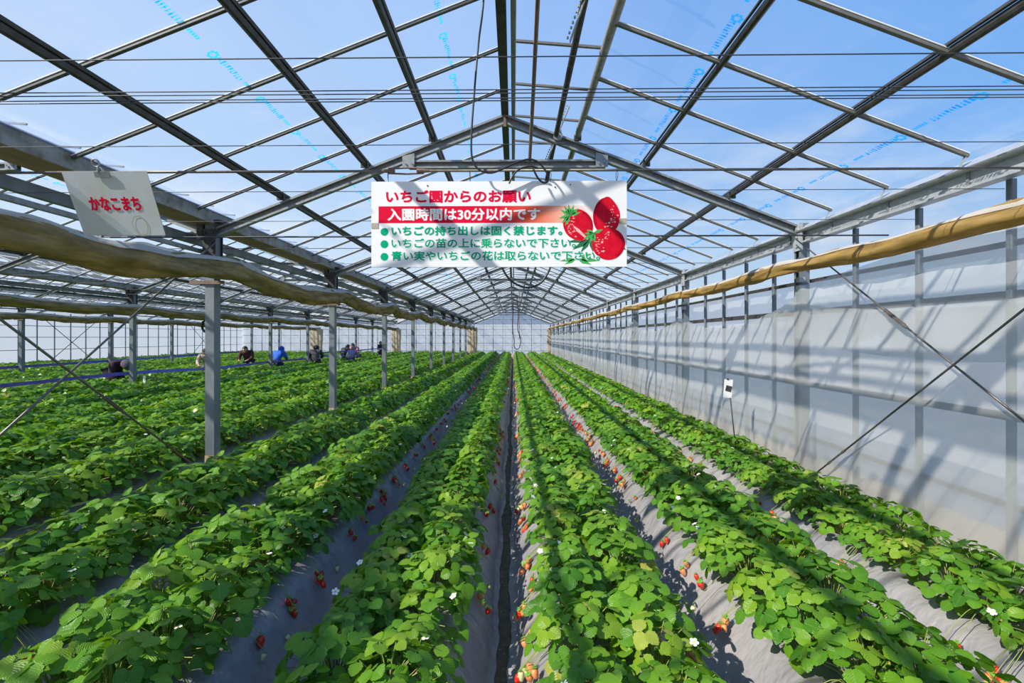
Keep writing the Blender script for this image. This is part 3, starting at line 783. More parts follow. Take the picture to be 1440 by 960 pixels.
def px(x, y, Y):    # picture point to place at distance Y
    dx = (x - 722) / F + math.tan(YAW); c, s = math.cos(YAW), math.sin(YAW)
    dx = (x - 720 - (2 - F * math.tan(YAW))) / F
    d = Y / (c + s * dx); xc = dx * d
    return (xc * c - d * s, Y, E + (474 - y) * d / F)
def pxs(l, Y): return [px(a, b, Y) for a, b in l]
tag(MB().tube(spline([px(690, -150, 2.45), px(680, 0, 2.45)] + pxs([(673, 60), (667, 130), (663, 190), (664, 222), (673, 238), (690, 243), (708, 237), (728, 228), (745, 224), (758, 229), (769, 243), (771, 253), (765, 257), (757, 251), (750, 238)], 2.49)), .0055, 8).build('cable', 'cable', None, True),
    'black cable hanging from the roof and looping above the big sign', 'cable')
tag(MB().tube(spline(pxs([(716, 258), (722, 246), (732, 237), (746, 234), (756, 236)], 2.50)), .005, 8).build('cable', 'cable', None, True), 'short black cable arc just above the top edge of the big sign', 'cable')
tag(MB().tube(spline(pxs([(700, 331), (703, 362), (709, 382), (722, 397), (740, 404), (757, 400), (768, 388), (775, 370), (777, 331)], 7.56)), .017, 8).build('cable', 'cable', None, True), 'thick black cable loop hanging below the big sign', 'cable')
tag(MB().tube(spline(pxs([(722, 419), (721, 460), (723, 478), (723, 487), (727, 491), (731, 487), (732, 475), (728, 462), (729, 440), (727, 419)], 19.78)), .02, 6).build('cable', 'cable', None, True), 'long cable loop hanging down before the far end wall', 'cable')
b = MB()
for i in range(30):
    z = E + 1.70 - i * .06
    b.tube([(.22 + .022 * math.cos(a) * (1 if i % 2 else .2), 16.74 + .022 * math.cos(a) * (.2 if i % 2 else 1), z + .04 * math.sin(a)) for a in [k_ * math.pi / 4 for k_ in range(9)]], .007, 4)
tag(b.build('chain', 'rust', None, True), 'hanging chain under the ridge far down the aisle', 'chain')
pts = [(-9.45 + .17 * math.cos(a) + .01 * math.sin(7 * a), 13.9 + .004 * a, E + .34 + .21 * math.sin(a)) for a in [i * .35 for i in range(74)]]
t = tag(empty('hose_coil', (0, 0, 0)), 'black hose coil hung up left of the nearest post', 'hose')
MB().tube(pts, .014, 6).build('coil', 'cable', t, True)
MB().tube(spline([(-9.45, 13.9, E + .14), (-9.35, 13.9, E - .05), (-9.30, 13.9, E - .2)]), .008, 6).build('hose_end', 'steel_light', t, True)
MB().tube([(-9.45, 13.9, E + .52), (-9.22, 13.9, E + .98)], .006, 5).build('hook', 'steel', t)

# barrier tapes
M['tape_blue'] = mat('purple_blue_tape', (.14, .12, .60), .5, 0, (.09, .08, .45), 6)
def ribbon(pts, w, label, m='tape_blue'):
    P = spline(pts, 14); b = MB(); vs = []
    for i, p in enumerate(P):
        a = .5 * math.sin(i * .13) + .25 * nz(i * .11)
        o_ = Vector((math.sin(a), 0, math.cos(a))) * w / 2
        vs += [p - o_, p + o_]
    b.add(vs, [(2 * i, 2 * i + 2, 2 * i + 3, 2 * i + 1) for i in range(len(P) - 1)])
    return tag(b.build('barrier_tape', m, None, True), label, 'tape')
ribbon([(-9.1, 4, .78), (-9.1, 7.7, .74), (-9.08, 10.77, .75), (-9.1, 13.8, .66), (-9.06, 16.8, .68), (-9.1, 19.9, .66), (-9.07, 23, .72)], .075, 'purple blue tape strung low along the second post row')
ribbon([(-15.1, 10, .72), (-15.1, 13.8, .70), (-15.06, 16.9, .72), (-15.1, 20, .74), (-15.06, 23, .78), (-15.06, 26, .80)], .085, 'purple tape strung along the third post row in the distance')
ribbon([(-9.0, 19.8, .86), (-7.4, 21.3, .98), (-6.9, 22.6, 1.02), (-7.2, 25, .98)], .05, 'short purple tape rising past the people at the far end')

# ------------------------------------------------------------------ raised beds under mulch film
XC = -.055
PITCH = .95
BEDS = []   # (x, label, row type)
rt = ['first bed right of the central furrow', 'second bed right of the central furrow', 'third bed right of the central furrow, beside the film wall']
for i in range(3): BEDS.append((XC + PITCH * (i + .5), rt[i]))
lt = ['first', 'second', 'third']
for i in range(3): BEDS.append((XC - PITCH * (i + .5), lt[i] + ' bed left of the central furrow'))
for k, nm in ((1, 'the left post row'), (2, 'the second post row'), (3, 'the third post row')):
    for i in range(6): BEDS.append((LINES[k] - .60 - PITCH * i, '%s bed beyond %s' % (ordinal(i + 1), nm)))
BT = .29
PROF = [(-.475, .010), (-.455, .018), (-.435, .035), (-.40, .085), (-.36, .145), (-.315, .205), (-.275, .25), (-.22, .283), (-.1, .29), (0, .292)]
PROF = PROF + [(-a, b) for a, b in PROF[-2::-1]]
YB, YE = .35, YEND - 1.3
for bi, (x, lab) in enumerate(BEDS):
    near = bi < 6
    ys = []; y = YB
    while y < YE:
        ys.append(y); y += (.016 if y < 4 else .03 if y < 6 else .07 if y < 9 else .25) if near else (.12 if y < 10 else .5)
    ys.append(YE)
    b = MB(); n = len(PROF)
    for y in ys:
        for j, (a, z) in enumerate(PROF):
            side = -1 if j < n // 2 else 1
            e = 1 if min(j, n - 1 - j) < 3 else 0
            am = 1.0 if near else .6
            dx = (.022 * nz(y * 2.2, z * 5, bi * 3.1) + .010 * nz(y * 9 + a * 5, z * 2, bi * 1.7)) * am; dz = .012 * nz(y * 3.1, a * 6, bi * 7.7) * am + .006 * nz(y * 11, a * 14, bi) * am
            sl = max(0., 1 - abs(abs(a) - .35) / .12)
            dx += side * am * sl * .011 * max(0, nz(y * .9, side * 5, bi * 2.2) + .35) * math.sin(y * 95 + 6 * nz(y * 5, z * 7, bi) + z * 18)
            if e:
                gap = .040 if (bi == 0 and side < 0) or (bi == 3 and side > 0) else -.01
                dx += -side * (gap * (.75 + .5 * nz(y * .7, side * 3., 1.)) + .014 * nz(y * 2.6, side, 4.) + .006 * nz(y * 9, side, 2.))
                dz = max(-z + .008, dz)
            b.v.append((x + a + dx, y, max(.008, z + dz)))
    m_ = len(ys)
    for i in range(m_ - 1):
        for j in range(n - 1):
            p = i * n + j; b.f.append((p, p + 1, p + n + 1, p + n)); b.mi.append(0)
    for base, rev in ((0, False), ((m_ - 1) * n, True)):
        f = tuple(base + j for j in range(n)); b.f.append(f[::-1] if not rev else f); b.mi.append(0)
    tag(b.build('mulched_bed', 'mulch', None, True), 'grey plastic mulched ' + lab, 'planting bed', 'mulched strawberry beds')

# ------------------------------------------------------------------ strawberry plants
def leaflet(nt_, ns, serr=True):
    ts = np.linspace(0, 1, nt_ + 1); ss = np.linspace(-1, 1, ns + 1)
    V = []; UV = []
    for i, t_ in enumerate(ts):
        w = .5 * (math.sin(math.pi * min(1, (.04 + .93 * t_)) ** .80) ** .62)
        if serr: w *= 1 + (.09 if i % 2 else -.05)
        for s_ in ss:
            tt = t_ + (.05 * (1 - abs(s_)) if t_ > .9 else 0) + (-.05 * abs(s_) if t_ < .1 else 0)
            z = .20 * abs(s_) * w * 1.1 - .16 * t_ * t_ - .16 * (abs(s_) ** 3) * w
            V.append((s_ * w * .98, tt, z)); UV.append((s_ * .5 + .5, t_))
    Fq = [(i * (ns + 1) + j, i * (ns + 1) + j + 1, (i + 1) * (ns + 1) + j + 1, (i + 1) * (ns + 1) + j) for i in range(nt_) for j in range(ns)]
    return np.array(V), np.array(Fq), np.array(UV)
LT = {'hi': leaflet(9, 4), 'mid': leaflet(3, 2, False), 'lo': leaflet(2, 2, False)}
def rotm(axis, a): return np.array(Matrix.Rotation(a, 3, axis))
def make_leaf(lod, L, rng):
    """a trifoliate leaf at the origin, facing up, pointing along +y"""
    V0, F0, U0 = LT[lod]; Vs, Fs, Us = [], [], []; o = 0
    for ang, k in ((0, 1.0), (1.65, .90), (-1.65, .90)):
        a = ang + rng.uniform(-.2, .2)
        V = V0.copy() * L * k * rng.uniform(.92, 1.08); V[:, 0] *= rng.uniform(1.0, 1.18); V[:, 1] += .008
        V = V @ rotm('X', rng.uniform(-.38, .18)).T; V = V @ rotm('Y', rng.uniform(-.22, .22)).T
        V = V @ rotm('Z', a).T
        Vs.append(V); Fs.append(F0 + o); Us.append(U0); o += len(V0)
    return np.vstack(Vs), np.vstack(Fs), np.vstack(Us)
def make_plant(lod, n, rad, H, Lr, seed, out=.0):
    """returns leaf arrays plus the stalk curves"""
    rng = random.Random(seed); Vs, Fs, Us, Ts, st = [], [], [], [], []; o = 0; base = rng.uniform(-.06, .08)
    for i in range(n):
        f = math.sqrt((i + .4) / n); az = i * 2.39996 + rng.uniform(-.4, .4)
        r = rad * f * rng.uniform(.85, 1.12); h = H * (1.02 - .72 * f ** 2.2) + rng.uniform(-.025, .025)
        P = np.array([r * math.cos(az) + out * f, r * math.sin(az), max(h, .012)])
        V, F_, U = make_leaf(lod, rng.uniform(*Lr) * (1.0 if f > .3 else .9), rng)
        V = V @ rotm('X', -(.10 + .75 * f * f) + rng.uniform(-.48, .42)).T; V = V @ rotm('Y', rng.uniform(-.35, .35)).T
        V = V @ rotm('Z', az - math.pi / 2 + rng.uniform(-.5, .5)).T + P
        Vs.append(V); Fs.append(F_ + o); Us.append(U); o += len(V)
        tn = base + .50 + .22 * (1 - f) + rng.uniform(-.24, .22)
        if rng.random() < .02: tn = rng.uniform(.90, 1.0)
        Ts.append(np.full(len(V), tn)); st.append(P)
    return np.vstack(Vs), np.vstack(Fs), np.vstack(Us), np.concatenate(Ts), st
def np_mesh(name, V, Q, mats, tint=None, uv=None, mi=None, smooth=True):
    me = bpy.data.meshes.new(name); me.vertices.add(len(V)); me.vertices.foreach_set('co', V.astype(np.float32).ravel())
    me.loops.add(Q.size); me.loops.foreach_set('vertex_index', Q.astype(np.int32).ravel())
    me.polygons.add(len(Q)); me.polygons.foreach_set('loop_start', np.arange(0, Q.size, 4, dtype=np.int32))
    me.polygons.foreach_set('loop_total', np.full(len(Q), 4, dtype=np.int32))
    if smooth: me.polygons.foreach_set('use_smooth', np.ones(len(Q), dtype=bool))
    for m in mats: me.materials.append(M[m])
    if mi is not None: me.polygons.foreach_set('material_index', mi.astype(np.int32))
    if tint is not None:
        a = me.attributes.new('tint', 'FLOAT', 'POINT'); a.data.foreach_set('value', tint.astype(np.float32))
    if uv is not None:
        l = me.uv_layers.new(name='UVMap'); l.data.foreach_set('uv', uv[Q.ravel()].astype(np.float32).ravel())
    me.update(calc_edges=True); me.validate(); return me

NV = 14
LEAFM, STEMM = [], []
for v in range(NV):
    V, Q, U, T, st = make_plant('hi', 33, .188, .225, (.038, .064), 100 + v, .03)
    LEAFM.append(np_mesh('leaves', V, Q, ['leaf'], T, U))
    b = MB(); rr = random.Random(v)
    for P in st:
        P = Vector(P); mid_ = Vector((P.x * .45, P.y * .45, P.z * .75 + .01))
        b.tube([(0, 0, 0), mid_, P], [.0028, .0022, .0016], 4, cap=False)
    for i in range(4):
        a = rr.uniform(0, 6.28); l = rr.uniform(.12, .2)
        b.tube([(0, 0, 0), (l * .5 * math.cos(a), l * .5 * math.sin(a), .09), (l * math.cos(a), l * math.sin(a), .05 + .07 * rr.random())], .0016, 4, cap=False)
    STEMM.append(b.mesh('stalks', 'stem', True))
def berry_mesh(m):
    pr = [(.001, -.0215), (.0065, -.0195), (.0115, -.013), (.0150, -.004), (.0165, .005), (.0150, .0125), (.009, .0165), (.002, .0170)]
    return MB().lathe(pr, 12).mesh('strawberry', m, True)
BM = {m: berry_mesh(m) for m in ('ripe', 'orange', 'green_berry')}
def calyx_mesh():
    b = MB()
    for i in range(8):
        a = i * math.pi / 4; d = Vector((math.cos(a), math.sin(a), 0)); s_ = Vector((-d.y, d.x, 0))
        b.add([(0, 0, .0185), d * .010 + s_ * .004 + Vector((0, 0, .0195)), d * .019 + Vector((0, 0, .0215)), d * .010 - s_ * .004 + Vector((0, 0, .0195))], [(0, 1, 2, 3)])
    b.tube([(0, 0, .018), (.002, 0, .032)], .0014, 5)
    return b.mesh('calyx', 'calyx')
CALYX = calyx_mesh()
def flower_mesh():
    b = MB()
    for i in range(5):
        a = i * 2 * math.pi / 5; d = Vector((math.cos(a), math.sin(a), 0)); s_ = Vector((-d.y, d.x, 0)); pts = [(0, 0, 0)]
        for f, w in ((.006, .004), (.011, .0065), (.0155, .005)): pts.append(d * f + s_ * w + Vector((0, 0, .003)))
        pts.append(d * .017 + Vector((0, 0, .003)))
        for f, w in ((.0155, .005), (.011, .0065), (.006, .004)): pts.append(d * f - s_ * w + Vector((0, 0, .003)))
        b.add(pts, [tuple(range(len(pts)))])
    b.lathe([(.001, .0055), (.004, .004), (.0045, .001), (.003, -.001)], 8, 1)
    return b.mesh('flower', ['petal', 'pollen'])
FLOWER = flower_mesh()
# fruit trusses hanging over the outward side (+x): list of (position, tilt, kind)
TRUSS = []
for v in range(10):
    rr = random.Random(900 + v); n = (0, 3, 4, 5, 0, 6, 1, 3, 2, 7)[v]; l = []
    yc = rr.uniform(-.06, .06)
    for i in range(n):
        s_ = rr.triangular(.12, .8, .3)
        l.append(((.165 + .135 * s_ + .012, yc + rr.uniform(-.045, .045), -.035 - .17 * s_ + .026), rr.uniform(-.6, .6), rr.choice(['ripe', 'ripe', 'ripe', 'ripe', 'orange', 'green_berry'])))
    TRUSS.append(l)
def stalk_mesh(l):
    b = MB()
    for p, tl, kd in l:
        P = Vector(p) + Vector((0, 0, .03))
        b.tube(spline([(0, 0, .0), (.09, P.y * .5, .075), (.17, P.y * .9, .02), P], 4), .0015, 4, cap=False)
    return b.mesh('fruit_stalk', 'stem', True)
TSTALK = [stalk_mesh(l) if l else None for l in TRUSS]

plants = []
for bi, (x, lab) in enumerate(BEDS):
    for side in (-1, 1):
        y = .62 + (0 if side < 0 else .12) + R.uniform(0, .1); q = 0
        while y < YE - .1:
            plants.append((bi, side, x + side * (.125 + R.uniform(-.02, .02)), y + R.uniform(-.03, .03), R.uniform(0, 1))); y += .235
def in_frame(x, y, z):
    c, s = math.cos(YAW), math.sin(YAW); d = -x * s + y * c
    if d < .3: return False
    u = 722 - F * math.tan(YAW) + F * (x * c + y * s) / d; v = 474 - F * (z - E) / d
    return -30 < u < 1470 and v < 990
vis = sorted([p for p in plants if in_frame(p[2], p[3], BT + .15)], key=lambda p: p[2] ** 2 + p[3] ** 2)
NEAR = set(id(p) for p in vis[:300])
cnt = {}
for p in sorted(plants, key=lambda p: p[3]):
    if id(p) not in NEAR: continue
    bi, side, x, y, rnd = p
    v = R.randrange(NV); tv = R.randrange(10)
    kk = R.uniform(.88, 1.12)
    kk *= {2: .86, 4: 1.08, 5: 1.16}.get(bi, 1.0 if bi < 6 else 1.18)
    rz = (0 if side > 0 else math.pi) + R.uniform(-.25, .25)
    t = empty('strawberry_plant', (x, y, BT - .004), rz)
    key = (bi, side); cnt[key] = cnt.get(key, 0) + 1
    tag(t, '%s strawberry plant from the camera, %s line, %s' % (ordinal(cnt[key]), 'left' if side < 0 else 'right', BEDS[bi][1].replace(', beside the film wall', '')), 'strawberry plant', 'strawberry plants in the ' + BEDS[bi][1])
    lo = link('leaves', LEAFM[v], t); lo.scale = (kk, kk, kk * R.uniform(.92, 1.1)); lo.rotation_euler = (0, 0, R.uniform(-.6, .6))
    so = link('stalks', STEMM[v], t); so.scale = lo.scale; so.rotation_euler = lo.rotation_euler
    shady = bi >= 3 and side < 0
    if TRUSS[tv]:
        link('fruit_stalk', TSTALK[tv], t)
        for pos, tl, kd in TRUSS[tv]:
            if bi < 3 and kd == 'ripe' and R.random() < .35: kd = 'orange'
            bo = link('strawberry', BM[kd], t, pos); bo.rotation_euler = (tl, R.uniform(-.5, .3), R.uniform(0, 6)); s_ = R.uniform(.78, 1.15) * (.8 if kd == 'green_berry' else 1); bo.scale = (s_, s_, s_ * R.uniform(1, 1.2))
            co_ = link('calyx', CALYX, bo)
    for i in range(R.choice((0, 1, 1, 2, 3))):
        fo = link('flower', FLOWER, t, (R.uniform(-.08, .17), R.uniform(-.1, .1), R.uniform(.10, .20))); fo.rotation_euler = (R.uniform(-.6, .6), R.uniform(-.6, .6), R.uniform(0, 6))
# everything farther off: one mass
def far_mass():
    VAR = {}
    for lod, n, rad, H, Lr, nv_ in (('mid', 26, .188, .225, (.042, .068), 10), ('lo', 15, .188, .22, (.066, .096), 8)):
        VAR[lod] = [make_plant(lod, n, rad, H, Lr, 500 + i, .03) for i in range(nv_)]
    bv = MB().lathe([(.002, -.021), (.013, -.010), (.0165, .006), (.003, .017)], 6); bV = np.array([tuple(a) for a in bv.v]); bQ = np.array([f for f in bv.f if len(f) == 4])
    Vs, Qs, Ts, Ms = [], [], [], []; o = 0
    for p in plants:
        if id(p) in NEAR: continue
        bi, side, x, y, rnd = p
        if bi >= 6 and y < 2.5: continue
        d = math.hypot(x, y); lod = 'mid' if d < 11 else 'lo'
        V, Q, U, T, st = VAR[lod][R.randrange(len(VAR[lod]))]
        k = R.uniform(.9, 1.14) * {2: .88, 4: 1.06, 5: 1.12}.get(bi, 1.0 if bi < 6 else 1.15); rz = (0 if side > 0 else math.pi) + R.uniform(-.5, .5)
        c, s = math.cos(rz), math.sin(rz)
        W = np.empty_like(V); W[:, 0] = x + k * (V[:, 0] * c - V[:, 1] * s); W[:, 1] = y + k * (V[:, 0] * s + V[:, 1] * c); W[:, 2] = BT + k * V[:, 2]
        Vs.append(W); Qs.append(Q + o); o += len(W); Ts.append(np.clip(T + R.uniform(-.14, .14), 0, 1)); Ms.append(np.zeros(len(Q)))
        if bi < 7 and R.random() < .6:
            for pos, tl, kd in TRUSS[R.randrange(10)]:
                c, s = (1, 0) if side > 0 else (-1, 0)
                Vb = bV * 1.05 + np.array([x + side * pos[0], y + pos[1], BT + pos[2]])
                Vs.append(Vb); Qs.append(bQ + o); o += len(Vb); Ts.append(np.zeros(len(Vb))); Ms.append(np.full(len(bQ), {'ripe': 1, 'orange': 2, 'green_berry': 3}[kd]))
    me = np_mesh('strawberry_rows', np.vstack(Vs), np.vstack(Qs), ['leaf_far', 'ripe', 'orange', 'green_berry'], np.concatenate(Ts), None, np.concatenate(Ms))
    tag(link('strawberry_rows', me), 'dense green strawberry rows with red berries stretching to the far end wall', 'strawberry plants', kind='stuff')
far_mass()

# ------------------------------------------------------------------ people
def skin_mesh(nodes, edges, root, mats, levels=1):
    names = list(nodes); idx = {n: i for i, n in enumerate(names)}
    me = bpy.data.meshes.new('skeleton'); me.from_pydata([nodes[n][0] for n in names], [(idx[a], idx[b]) for a, b in edges], [])
    ob = bpy.data.objects.new('skeleton', me); COL.objects.link(ob)
    sk = ob.modifiers.new('skin', 'SKIN'); sk.use_smooth_shade = True
    for i, n in enumerate(names):
        me.skin_vertices[0].data[i].radius = (nodes[n][1], nodes[n][2] if len(nodes[n]) > 2 else nodes[n][1])
        me.skin_vertices[0].data[i].use_root = (n == root)
    sub = ob.modifiers.new('sub', 'SUBSURF'); sub.levels = levels; sub.render_levels = levels
    dg = bpy.context.evaluated_depsgraph_get(); dg.update()
    out = bpy.data.meshes.new_from_object(ob.evaluated_get(dg)); COL.objects.unlink(ob); bpy.data.objects.remove(ob); bpy.data.meshes.remove(me)
    out.materials.clear(); out.materials.append(mats)
    out.polygons.foreach_set('use_smooth', [True] * len(out.polygons)); return out
M['skin'] = mat('skin', (.56, .34, .24), .55)
M['hair'] = mat('dark_hair', (.014, .011, .010), .5)
M['lip'] = mat('lip', (.40, .16, .13), .5)
M['eye'] = mat('eye', (.02, .015, .012), .3)
M['shoe'] = mat('dark_shoe', (.04, .04, .045), .6)
CLOTH = {}
def cloth(c):
    if c not in CLOTH: CLOTH[c] = mat('cloth', c, .85, 0, tuple(v * .75 for v in c), 9, .3, 60)
    return CLOTH[c]
POSES = {
 'stand': dict(pelvis=(0, 0, .88), belly=(0, 0, 1.04), chest=(0, -.01, 1.24), neck=(0, -.01, 1.40), head=(0, -.02, 1.50), top=(0, -.02, 1.60), sh=(.175, 0, 1.34), el=(.24, .02, 1.08), wr=(.20, -.16, 1.04), hip=(.095, 0, .84), kn=(.11, -.02, .46), an=(.11, .02, .08)),
 'stoop': dict(pelvis=(0, .16, .66), belly=(0, .08, .80), chest=(0, -.06, .96), neck=(0, -.15, 1.06), head=(0, -.20, 1.13), top=(0, -.23, 1.22), sh=(.185, -.06, 1.01), el=(.26, -.14, .78), wr=(.16, -.34, .70), hip=(.10, .15, .63), kn=(.17, -.16, .42), an=(.13, .10, .08)),
 'bend': dict(pelvis=(0, .14, .74), belly=(0, .02, .84), chest=(0, -.20, .90), neck=(0, -.34, .88), head=(0, -.42, .86), top=(0, -.52, .84), sh=(.18, -.24, .90), el=(.24, -.28, .62), wr=(.14, -.42, .44), hip=(.10, .13, .70), kn=(.13, -.04, .42), an=(.12, .08, .08)),
}
def person(loc, rz, pose, label, jacket, pants, scale=1., hood=None, hairc='hair', skirt=None, hat=None):
    P = POSES[pose]; t = tag(empty('person', loc, rz), label, 'person'); t.scale = (scale,) * 3
    nd = {'pelvis': (P['pelvis'], .11, .09), 'belly': (P['belly'], .11, .085), 'chest': (P['chest'], .12, .085), 'neck': (P['neck'], .052), 'jaw': (tuple(Vector(P['neck']).lerp(Vector(P['head']), .58)), .076), 'head': (P['head'], .100, .108), 'top': (P['top'], .066)}
    ed = [('pelvis', 'belly'), ('belly', 'chest'), ('chest', 'neck'), ('neck', 'jaw'), ('jaw', 'head'), ('head', 'top')]
    hd = Vector(P['head']); up = (Vector(P['top']) - hd).normalized(); fw = Vector((0, -1, 0)); fw = (fw - up * fw.dot(up)).normalized() if abs(fw.dot(up)) < .9 else Vector((0, 0, -1))
    nd['nose'] = (tuple(hd + fw * .118 - up * .02), .014); ed.append(('head', 'nose'))
    j = {'belly': (P['belly'], .155, .125), 'pelvis': (P['pelvis'], .15, .125), 'chest': (P['chest'], .165, .125), 'collar': (tuple(Vector(P['neck']).lerp(Vector(P['chest']), .12)), .075)}
    je = [('pelvis', 'belly'), ('belly', 'chest'), ('chest', 'collar')]
    tr = {'pelvis': (P['pelvis'], .135, .115)}; te = []
    for s, n in ((-1, 'a'), (1, 'b')):
        f = lambda k: (P[k][0] * s, P[k][1], P[k][2])
        nd['ear' + n] = (tuple(hd + Vector((s * .096, .01, -.01))), .014); ed.append(('head', 'ear' + n))
        nd['sh' + n] = (f('sh'), .050); nd['el' + n] = (f('el'), .038); nd['wr' + n] = (f('wr'), .027)
        dirn = (Vector(f('wr')) - Vector(f('el'))).normalized(); palm = Vector(f('wr')) + dirn * .055; nd['palm' + n] = (tuple(palm), .030, .018)
        ed += [('chest', 'sh' + n), ('sh' + n, 'el' + n), ('el' + n, 'wr' + n), ('wr' + n, 'palm' + n)]
        side = Vector((1, 0, 0)); dn = dirn.cross(side).normalized()
        for q, (o_, ln_) in enumerate(((-.026, .062), (-.009, .072), (.009, .067), (.026, .052))):
            k1 = palm + dirn * (.030 + ln_ * .4) + side * o_ + dn * .004; k2 = palm + dirn * (.026 + ln_ * .8) + side * o_ * 1.1 + dn * .022
            nd['f%d%s' % (q, n)] = (tuple(k1), .0085); nd['g%d%s' % (q, n)] = (tuple(k2), .007); ed += [('palm' + n, 'f%d%s' % (q, n)), ('f%d%s' % (q, n), 'g%d%s' % (q, n))]
        th = palm - dirn * .01 - side * s * .042; nd['th' + n] = (tuple(th), .0095); nd['tj' + n] = (tuple(th + dirn * .035 - side * s * .008), .008); ed += [('palm' + n, 'th' + n), ('th' + n, 'tj' + n)]
        nd['hip' + n] = (f('hip'), .082); nd['kn' + n] = (f('kn'), .060); nd['an' + n] = (f('an'), .040); nd['toe' + n] = ((f('an')[0], f('an')[1] - .15, .035), .032)
        ed += [('pelvis', 'hip' + n), ('hip' + n, 'kn' + n), ('kn' + n, 'an' + n), ('an' + n, 'toe' + n)]
        j['sh' + n] = (f('sh'), .100); j['el' + n] = (f('el'), .068); j['cuff' + n] = (tuple(Vector(f('el')).lerp(Vector(f('wr')), .92)), .044); je += [('chest', 'sh' + n), ('sh' + n, 'el' + n), ('el' + n, 'cuff' + n)]
        tr['hip' + n] = (f('hip'), .118); tr['kn' + n] = (f('kn'), .075); tr['an' + n] = (tuple(Vector(f('kn')).lerp(Vector(f('an')), .9)), .058); te += [('pelvis', 'hip' + n), ('hip' + n, 'kn' + n), ('kn' + n, 'an' + n)]
    body = link('body', skin_mesh(nd, ed, 'pelvis', M['skin']), t)
    link('trousers', skin_mesh(tr, te, 'pelvis', cloth(pants)), t)
    link('jacket', skin_mesh(j, je, 'pelvis', cloth(jacket)), t)
    rot = up.to_track_quat('Z', 'Y').to_matrix() if up.z > .3 else Matrix.Identity(3)
    b = MB(); nu, nv = 20, 28; rh = .112 if not hood else .126; sd = up.cross(fw)
    def hv(i, j, r):
        th = math.pi * (.02 + .80 * i / nu); ph = 2 * math.pi * j / nv
        d = up * math.cos(th) * 1.12 + (fw * math.cos(ph) * 1.05 + sd * math.sin(ph) * .92) * math.sin(th)
        return hd + d * r - fw * .008
    keep = []
    for i in range(nu):
        for j in range(nv):
            th = math.pi * (.02 + .80 * (i + .5) / nu); ph = 2 * math.pi * (j + .5) / nv
            if math.cos(ph) * math.sin(th) > .30 and math.cos(th) < .52: continue
            if math.cos(th) < -.35 and math.cos(ph) > -.1: continue
            keep.append((i, j))
    for r, flip in ((rh, 1), (rh - .014, -1)):
        b.add([hv(i, j, r) for i in range(nu + 1) for j in range(nv)], [((i * nv + j), (i * nv + (j + 1) % nv), ((i + 1) * nv + (j + 1) % nv), ((i + 1) * nv + j))[::flip] for i, j in keep])
    b.build('hair' if not hood else 'hood', 'hair' if not hood else cloth(hood), t, True)
    for s in (-1, 1):
        MB().lathe([(.002, -.009), (.008, -.005), (.009, 0), (.008, .005), (.002, .009)], 8, 0, hd + fw * .092 + Vector((s * .034, 0, 0)) + up * .010).build('eye', 'eye', body, True)
        if s > 0: MB().tube([hd + fw * (.094 - abs(q) * .25) - up * .055 + sd * q for q in (-.026, -.012, 0, .012, .026)], .0045, 6).build('mouth', 'lip', body, True)
        a = P['an']; MB().lathe([(.035, -.10), (.05, -.06), (.045, .02), (.05, .09), (.03, .12)], 10, 0, (a[0] * s, a[1] - .05, .05), Matrix.Rotation(math.pi / 2, 3, 'X') @ Matrix.Scale(.9, 3, Vector((0, 1, 0)))).build('shoe', 'shoe', t, True)
    if skirt:
        sk = MB(); c = Vector(P['pelvis']); sk.lathe([(.15, .10), (.19, -.05), (.23, -.28), (.225, -.30)], 18, 0, c); sk.build('coat_skirt', cloth(skirt), t, True)
    if hat: MB().lathe([(.16, 0), (.16, .01), (.10, .015), (.095, .08), (.02, .10)], 16, 0, hd + up * .05, rot).build('hat', cloth(hat), t, True)
    return t
person((-10.6, 18.0, 0), 0.1, 'stoop', 'person in dark red and black jacket facing the camera among far rows', (.085, .022, .025), (.02, .025, .05))
person((-9.35, 18.0, 0), math.pi - .1, 'stoop', 'person in bright blue jacket bending over, seen from behind', (.02, .13, .62), (.012, .03, .10), .98, hood=(.02, .12, .55))
person((-8.3, 19.0, 0), math.pi + .3, 'stoop', 'person in black hood and long grey violet coat seen from behind', (.060, .058, .075), (.03, .03, .035), 1.0, hood=(.008, .008, .009), skirt=(.022, .024, .024))
person((-8.35, 22.4, 0), 2.6, 'stoop', 'person in dark grey jacket at the left of the far group', (.045, .055, .065), (.10, .12, .2), 1.0)
person((-8.0, 22.9, 0), -.3, 'stoop', 'person in pink top standing behind the far group', (.62, .22, .26), (.12, .13, .2), 1.03)
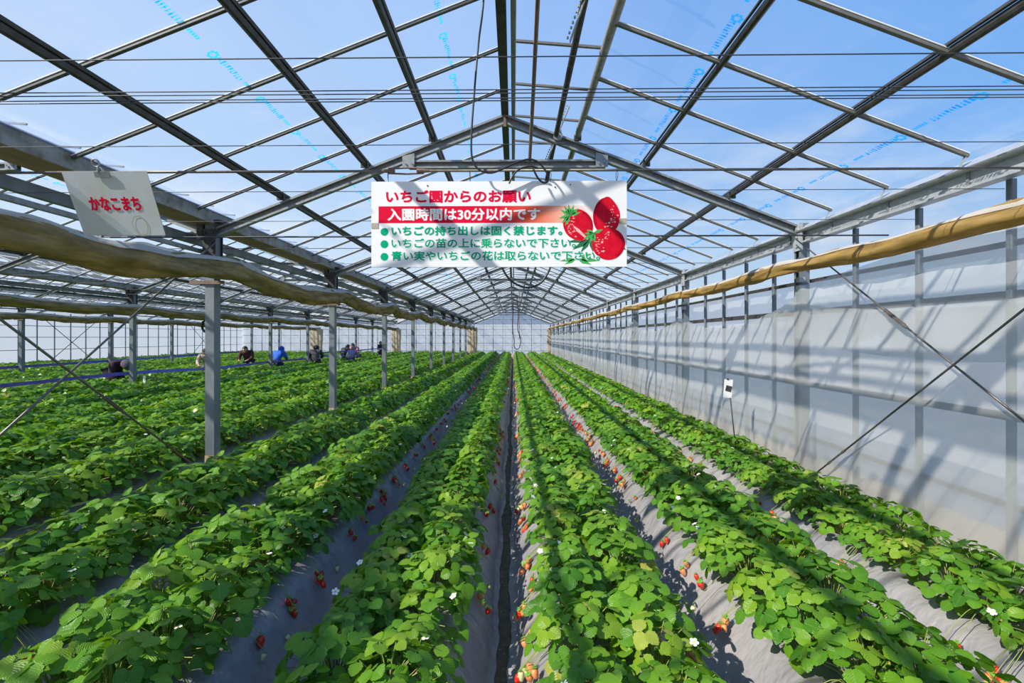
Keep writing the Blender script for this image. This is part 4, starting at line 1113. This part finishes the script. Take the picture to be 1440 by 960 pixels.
person((-7.45, 20.9, 0), math.pi, 'stoop', 'person in pale violet jacket crouching in front of the far group', (.26, .25, .40), (.05, .06, .14), .92, hood=(.30, .22, .24))
person((-7.85, 26.8, 0), .9, 'stand', 'slim person standing in dark jacket and navy trousers beside a post', (.022, .024, .034), (.02, .025, .055), .84)
person((-10.3, 15.2, 0), .3, 'stoop', 'person in beige top half hidden by the nearest left post', (.50, .42, .34), (.12, .12, .14), .98)
person((-10.15, 11.5, 0), 1.2, 'bend', 'person bent low in dark maroon jacket among the plants at far left', (.045, .012, .026), (.02, .02, .03), 1.04, hood=(.09, .08, .10))

# ------------------------------------------------------------------ small markers
t = tag(empty('plant_marker', (2.36, 5.05, BT)), 'white tag with dark square on a thin stake by the right wall', 'marker')
MB().tube([(.10, 0, -.0), (.03, 0, .66)], .0065, 6).build('stake', 'steel_dark', t, True)
MB().box((.005, -.004, .745), (.092, .004, .20), Matrix.Rotation(.08, 3, 'Y')).build('tag', 'sign_white', t)
MB().box((.010, -.008, .745), (.064, .003, .062), Matrix.Rotation(.25, 3, 'Y')).build('dark_square', 'steel_dark', t)
MB().box((.0, -.006, .85), (.02, .012, .015)).build('clip', 'steel_dark', t)
t = tag(empty('row_marker', (-8.35, 10.2, BT)), 'small white row tag standing among the plants near the second post row', 'marker')
MB().box((0, 0, .15), (.01, .01, .30)).build('stake', 'sign_white', t)
MB().box((0, -.008, .36), (.055, .006, .14)).build('tag', 'sign_white', t)
t = tag(empty('crate', (-.1, YEND - .9, 0)), 'pale pinkish crate at the far end of the central furrow', 'crate')
b = MB().box((0, 0, .03), (.5, .36, .03))
for sx_, sy_, w, d_ in ((0, -.17, .5, .02), (0, .17, .5, .02), (-.24, 0, .02, .36), (.24, 0, .02, .36)):
    for z in (.10, .20, .30): b.box((sx_, sy_, z), (w, d_, .07))
M['pink'] = mat('pale_pink_plastic', (.72, .55, .52), .6)
b.build('slatted_box', 'pink', t)
MB().tube([(-.24, 0, .34), (-.24, 0, .37), (.24, 0, .37), (.24, 0, .34)], .012, 6).build('handle', 'pink', t)
